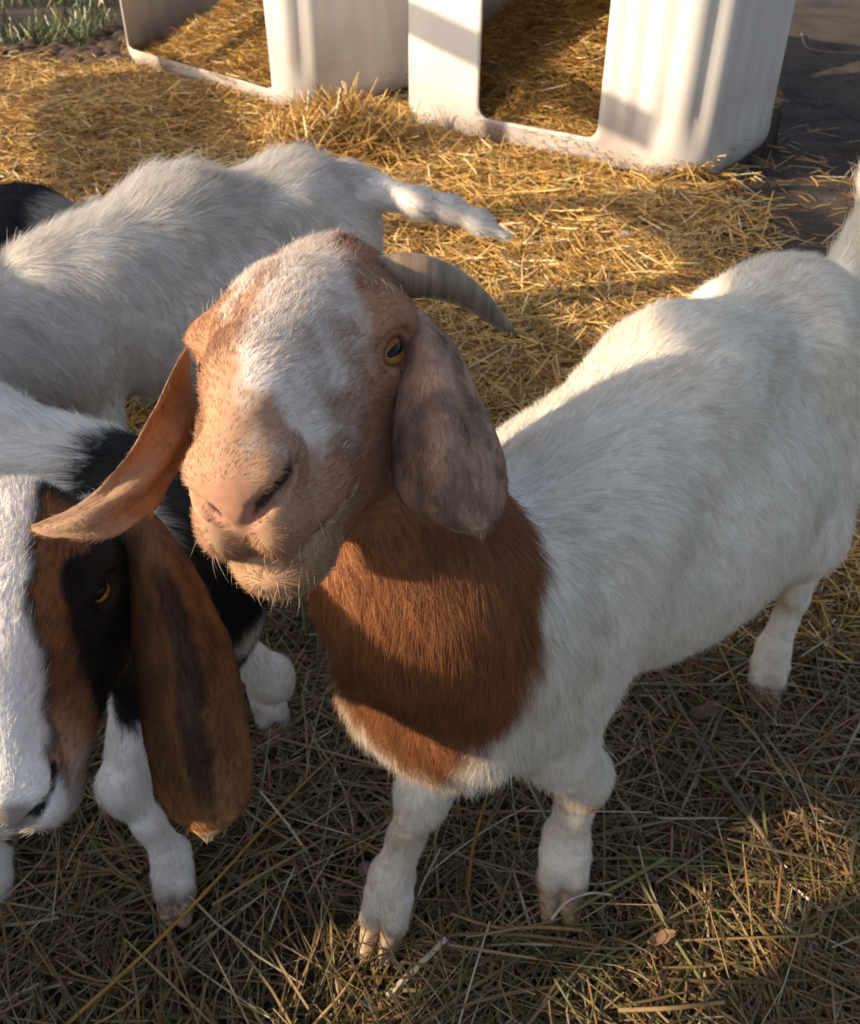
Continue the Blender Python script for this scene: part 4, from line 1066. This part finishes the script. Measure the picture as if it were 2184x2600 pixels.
# ------------------------------------------------------------------ added plank screen towards the sun, out of view, gaps shaped to pattern the shade
def build_shade_screen():
    sh = A(-.95, -.312); pp = A(.312, -.95); D = 2.2
    o = sh * D; root = empty('plank_shade_screen', (o[0], o[1], 0), (0, 0, math.atan2(pp[1], pp[0])))
    m, nt, b = new_mat('weathered_wood')
    tc = N(nt, 'ShaderNodeTexCoord'); mp = N(nt, 'ShaderNodeMapping'); mp.inputs['Scale'].default_value = (1.2, 12, 12); no = N(nt, 'ShaderNodeTexNoise'); no.inputs['Scale'].default_value = 4; no.inputs['Detail'].default_value = 8
    nt.links.new(tc.outputs['Object'], mp.inputs[0]); nt.links.new(mp.outputs[0], no.inputs[0]); rp = N(nt, 'ShaderNodeValToRGB'); e = rp.color_ramp.elements
    e[0].position = .3; e[0].color = (.10, .075, .055, 1); e[1].position = .7; e[1].color = (.32, .26, .20, 1); nt.links.new(no.outputs[0], rp.inputs[0]); nt.links.new(rp.outputs[0], b.inputs['Base Color']); b.inputs['Roughness'].default_value = .85
    def board(v0, v1, h0, h1, tilt=0.0, name='plank', y=0.0):
        bm = bmesh.new(); bmesh.ops.create_cube(bm, size=1)
        for v in bm.verts:
            x = v.co.x * (v1 - v0) + (v0 + v1) / 2
            v.co = Vector((x, v.co.y * .022 + y, v.co.z * (h1 - h0) + (h0 + h1) / 2 + tilt * (x - (v0 + v1) / 2)))
        bmesh.ops.bevel(bm, geom=bm.edges[:], offset=.003, segments=1)
        me = bpy.data.meshes.new(name); bm.to_mesh(me); bm.free(); me.materials.append(m)
        ob = bpy.data.objects.new(name, me); COL.objects.link(ob); ob.parent = root
    for x in SHADE_BOARDS: board(*x)
    for v, h in SCREEN_POSTS: board(v - .045, v + .045, 0, h, 0, 'post', .06)
    tag(root, 'unseen plank screen added to cast banded shade over the pen', 'fence')
SHADE_BOARDS = [(-2.1, 1.2, .04, .33), (-2.1, 1.2, .333, .66), (-2.1, 1.2, .663, 1.003),  # board ends placed so chosen spots catch sun and the rest stay shaded
          (-2.1, -.55, 1.006, 1.073), (-.41, 1.2, 1.006, 1.073), (-2.1, 1.2, 1.076, 1.140),
          (-2.1, -.405, 1.143, 1.208), (-.300, 1.2, 1.143, 1.208), (-2.1, -.465, 1.211, 1.277), (-.345, 1.2, 1.211, 1.277),
          (-2.1, -.515, 1.280, 1.345), (-.390, 1.2, 1.280, 1.345), (-2.1, 1.2, 1.348, 1.425), (-2.1, -.58, 1.428, 1.492), (-.44, 1.2, 1.428, 1.492),
          (-1.15, -.52, 1.495, 1.572), (-.40, -.365, 1.495, 1.572), (-.315, 1.2, 1.495, 1.60), (-1.15, -.37, 1.575, 1.660),
          (-1.30, -.60, 1.985, 2.105, -.25), (-2.09, -1.32, 1.775, 1.85), (-2.75, -1.70, 1.72, 2.00), (-5.3, -3.35, .91, 1.27), (-5.4, -2.95, 1.91, 2.03, .02)]
SCREEN_POSTS = [(-1.0, 2.12), (-2.05, 2.02), (-2.72, 2.02), (-3.5, 2.0), (-5.0, 2.0), (.35, 1.6), (1.15, 1.6)]
build_shade_screen()

# ------------------------------------------------------------------ loose stems, twigs and leaves one can pick out
def stem(name, label, cat, pts, r0, r1, col, knots=(), rough=.6, flat=1.0, side=None):
    path = catmull([A(*p) for p in pts], 48); rd = np.linspace(r0, r1, 48); ns = 10
    for k in knots: rd = rd * (1 + .55 * np.exp(-((np.linspace(0, 1, 48) - k) / .012) ** 2))
    t = unit(np.gradient(path, axis=0)); vs = []
    for i in range(48):
        b1 = unit(np.cross(t[i], A(0, 0, 1))); b2 = np.cross(b1, t[i]); a = np.linspace(0, 2 * np.pi, ns, endpoint=False)
        vs.append(path[i] + (np.cos(a)[:, None] * b1 + np.sin(a)[:, None] * b2 * flat) * rd[i])
    vs = np.concatenate(vs); i, j = [x.ravel() for x in np.meshgrid(np.arange(47), np.arange(ns), indexing='ij')]
    q = np.stack([i * ns + j, i * ns + (j + 1) % ns, (i + 1) * ns + (j + 1) % ns, (i + 1) * ns + j], 1)
    c = np.tile(A(*col), (len(vs), 1)) * (1 + .35 * fbm(vs, 60, 71))[:, None]
    if side is not None:                                      # little side shoots
        for k, (dx, dy, l) in side:
            p0 = path[k]; p1 = p0 + A(dx, dy, .35) * l; n0 = len(vs)
            pv = []
            for m_ in range(5):
                u = m_ / 4; cc = p0 + (p1 - p0) * u + A(0, 0, -.4 * l * u * u); a = np.linspace(0, 2 * np.pi, 6, endpoint=False)
                b1 = unit(np.cross(p1 - p0, A(0, 0, 1))); b2 = A(0, 0, 1); pv.append(cc + (np.cos(a)[:, None] * b1 + np.sin(a)[:, None] * b2) * r1 * .7 * (1 - .6 * u))
            vs = np.concatenate([vs] + pv); c = np.concatenate([c, np.tile(A(*col), (30, 1))])
            i, j = [x.ravel() for x in np.meshgrid(np.arange(4), np.arange(6), indexing='ij')]
            q = np.concatenate([q, n0 + np.stack([i * 6 + j, i * 6 + (j + 1) % 6, (i + 1) * 6 + (j + 1) % 6, (i + 1) * 6 + j], 1)])
    cap0 = [np.concatenate([[0], [2], [1]])]
    o = mesh_np(name, vs, f4=q, mat=M_STEM, col=np.clip(c, .01, .9)); tag(o, label, cat); return o
M_STEM = mat_coat('dry_stem', .6)
def g(x, y, z): p = atz(x, y, z); p[2] = z; return p
def build_stems():
    stem('hay_stem', 'long golden stem running from the lower left corner to under the horned goat', 'stem', [g(150, 2620, .040), g(420, 2370, .055), g(600, 2180, .050), g(760, 2000, .045), g(880, 1890, .040)], .0024, .0013, (.38, .20, .045), knots=(.38, .7))
    stem('twig', 'grey brown twig slanting down from behind the front legs at the right', 'twig', [g(1672, 1695, .055), g(1760, 1850, .050), g(1850, 2000, .050), g(1930, 2110, .045), g(1985, 2200, .035)], .0024, .0042, (.13, .090, .062), knots=(.32, .56), side=[(15, (-.9, .5, .03)), (26, (.9, .2, .025))])
    stem('red_stem', 'upright reddish orange stem between the two front legs of the horned goat', 'stem', [g(1258, 1955, .060), g(1225, 2060, .052), g(1200, 2160, .045), g(1188, 2265, .035)], .0014, .0026, (.30, .13, .030))
    stem('straw_blade', 'flat pale straw blade below the forward hoof', 'straw', [g(985, 2530, .030), g(1060, 2455, .036), g(1133, 2383, .040)], .0042, .0034, (.55, .47, .33), flat=.25)
    stem('thin_stem', 'thin pale stem ending at the tip of the forward hoof', 'stem', [g(780, 2620, .035), g(870, 2520, .040), g(920, 2440, .035)], .0022, .0016, (.45, .30, .12))
    stem('brown_stem', 'long brown stem lying across the hay right of the hooves', 'stem', [g(1145, 2320, .040), g(1260, 2355, .045), g(1380, 2355, .045), g(1480, 2362, .040)], .0016, .0024, (.26, .15, .065))
    stem('green_stem', 'thick green stem in the hay below the right front leg', 'stem', [g(1430, 2330, .045), g(1530, 2270, .052), g(1620, 2220, .055), g(1690, 2180, .050)], .0020, .0028, (.17, .17, .06))
    stem('curved_blade', 'pale curved hay blade beside the right front hoof', 'stem', [g(1400, 2335, .045), g(1440, 2290, .058), g(1500, 2268, .060), g(1552, 2272, .055)], .0017, .0012, (.45, .42, .30))
    stem('bent_twig', 'thin bent twig lying on the dark soil at the upper right', 'twig', [g(2035, 85, .02), g(2050, 120, .03), g(2110, 132, .02), g(2190, 134, .02)], .0045, .0030, (.20, .15, .12))
    stem('lower_stem', 'broad tan stem along the bottom edge at the right', 'stem', [g(1570, 2565, .040), g(1700, 2560, .046), g(1840, 2545, .040)], .0028, .0022, (.33, .22, .10))
    # dead leaf, pebble
    for (px, py, sz, col, nm, lb) in ((1795, 1810, .030, (.14, .085, .062), 'dead_leaf', 'curled dull brown leaf in the hay near the hind hoof'), (1680, 2385, .018, (.34, .20, .11), 'small_leaf', 'small tan willow leaf in the hay at the lower right')):
        p = g(px, py, .042); u, w = [x.ravel() for x in np.meshgrid(np.linspace(-1, 1, 15), np.linspace(-1, 1, 9), indexing='ij')]
        pr = (1 - u ** 2) ** .8 * (1 + .15 * np.sin(9 * u)); v = np.stack([p[0] + sz * u, p[1] + sz * .42 * w * pr + .3 * sz * u, p[2] + .25 * sz * (w * w * .9 + .4 * np.sin(3 * u)) + .002], 1)
        i, j = [x.ravel() for x in np.meshgrid(np.arange(14), np.arange(8), indexing='ij')]; k = i * 9 + j
        o = mesh_np(nm, v, f4=np.stack([k, k + 9, k + 10, k + 1], 1), mat=M_STEM, col=np.tile(A(*col), (len(v), 1)))
        so = o.modifiers.new('thickness', 'SOLIDIFY'); so.thickness = .0006; tag(o, lb, 'leaf')
    for px, py, r, col, lb in ((1162, 2303, .017, (.10, .075, .060), 'brown pebble between the front hooves of the horned goat'), (930, 2205, .010, (.24, .17, .17), 'small pinkish pebble left of the forward leg'), (1585, 598, .022, (.45, .42, .42), 'pale pebble lying on the sunlit straw')):
        p = g(px, py, .018 if py > 1000 else .05); bm = bmesh.new(); bmesh.ops.create_icosphere(bm, subdivisions=3, radius=1)
        vv = np.array([v.co[:] for v in bm.verts]); d = 1 + .22 * fbm(vv, 1.3, int(px) % 50)
        for v, k in zip(bm.verts, d): v.co = Vector((p[0] + v.co.x * r * 1.2 * k, p[1] + v.co.y * r * k, p[2] + v.co.z * r * .7 * k))
        me = bpy.data.meshes.new('pebble'); bm.to_mesh(me); bm.free()
        at_ = me.attributes.new('coat', 'FLOAT_COLOR', 'POINT'); at_.data.foreach_set('color', np.tile(np.array([*col, 1], np.float32), len(me.vertices)))
        for f in me.polygons: f.use_smooth = True
        me.materials.append(M_SOILBIT); o = bpy.data.objects.new('pebble', me); COL.objects.link(o); tag(o, lb, 'pebble')
    # upstanding straw clump in front of the gap between the shelters
    n = 420; c = A(-.36, 3.72); x = c[0] + .24 * rng.normal(size=n) * .7; y = c[1] + .20 * rng.normal(size=n) * .7
    o = stalks('straw_clump', np.stack([x, y, hgt(x, y) + .05], 1), rng.random(n) * 6.28, .15 + .9 * rng.random(n), .12 + .14 * rng.random(n), .0040 + .003 * rng.random(n), rng.normal(size=n) * .02, golden(n), seg=2)
    tag(o, 'bristling clump of golden straw between the two white shelters', 'straw', kind='stuff')
    # short grass and weeds at the far left
    n = 2600; x = -3.6 + 1.5 * rng.random(n); y = 6.0 + 2.6 * rng.random(n); k = fbm(np.stack([x, y, x * 0], 1), 1.5, 77) > -.25; x, y = x[k], y[k]; n = len(x)
    cg = A(.09, .12, .05) * (.6 + .8 * rng.random((n, 1))); cg = np.where(rng.random((n, 1)) < .2, A(.35, .30, .14), cg)
    o = stalks('grass', np.stack([x, y, hgt(x, y) + .05], 1), rng.random(n) * 6.28, .5 + .9 * rng.random(n), .08 + .13 * rng.random(n), .006 + .006 * rng.random(n), rng.normal(size=n) * .02, cg, seg=2)
    tag(o, 'low green grass growing at the edge of the pen in the far corner', 'grass', kind='stuff')
    # earth bank clods at the far left
    n = 260; x = -3.0 + 1.7 * rng.random(n); y = 5.4 + 1.2 * rng.random(n); r = .02 + .05 * rng.random(n) ** 2
    bm = bmesh.new(); bmesh.ops.create_icosphere(bm, subdivisions=2, radius=1); sv = np.array([v.co[:] for v in bm.verts]); sf = np.array([[v.index for v in f.verts] for f in bm.faces]); bm.free()
    V = np.stack([x, y, hgt(x, y)], 1)[:, None] + sv * r[:, None, None] * A(1.3, 1, .6); V = V.reshape(-1, 3); V = V + (fbm(V, 25, 78) * .018)[:, None]
    F_ = (np.arange(n)[:, None, None] * len(sv) + sf).reshape(-1, 3)
    o = mesh_np('earth_clods', V, f3=F_, mat=M_SOILBIT, col=np.tile(A(.075, .052, .036), (len(V), 1))); tag(o, 'lumpy dark earth along the edge of the pen', 'soil', kind='stuff')
build_stems()
goat_one(); goat_two(); goat_three(); goat_four()
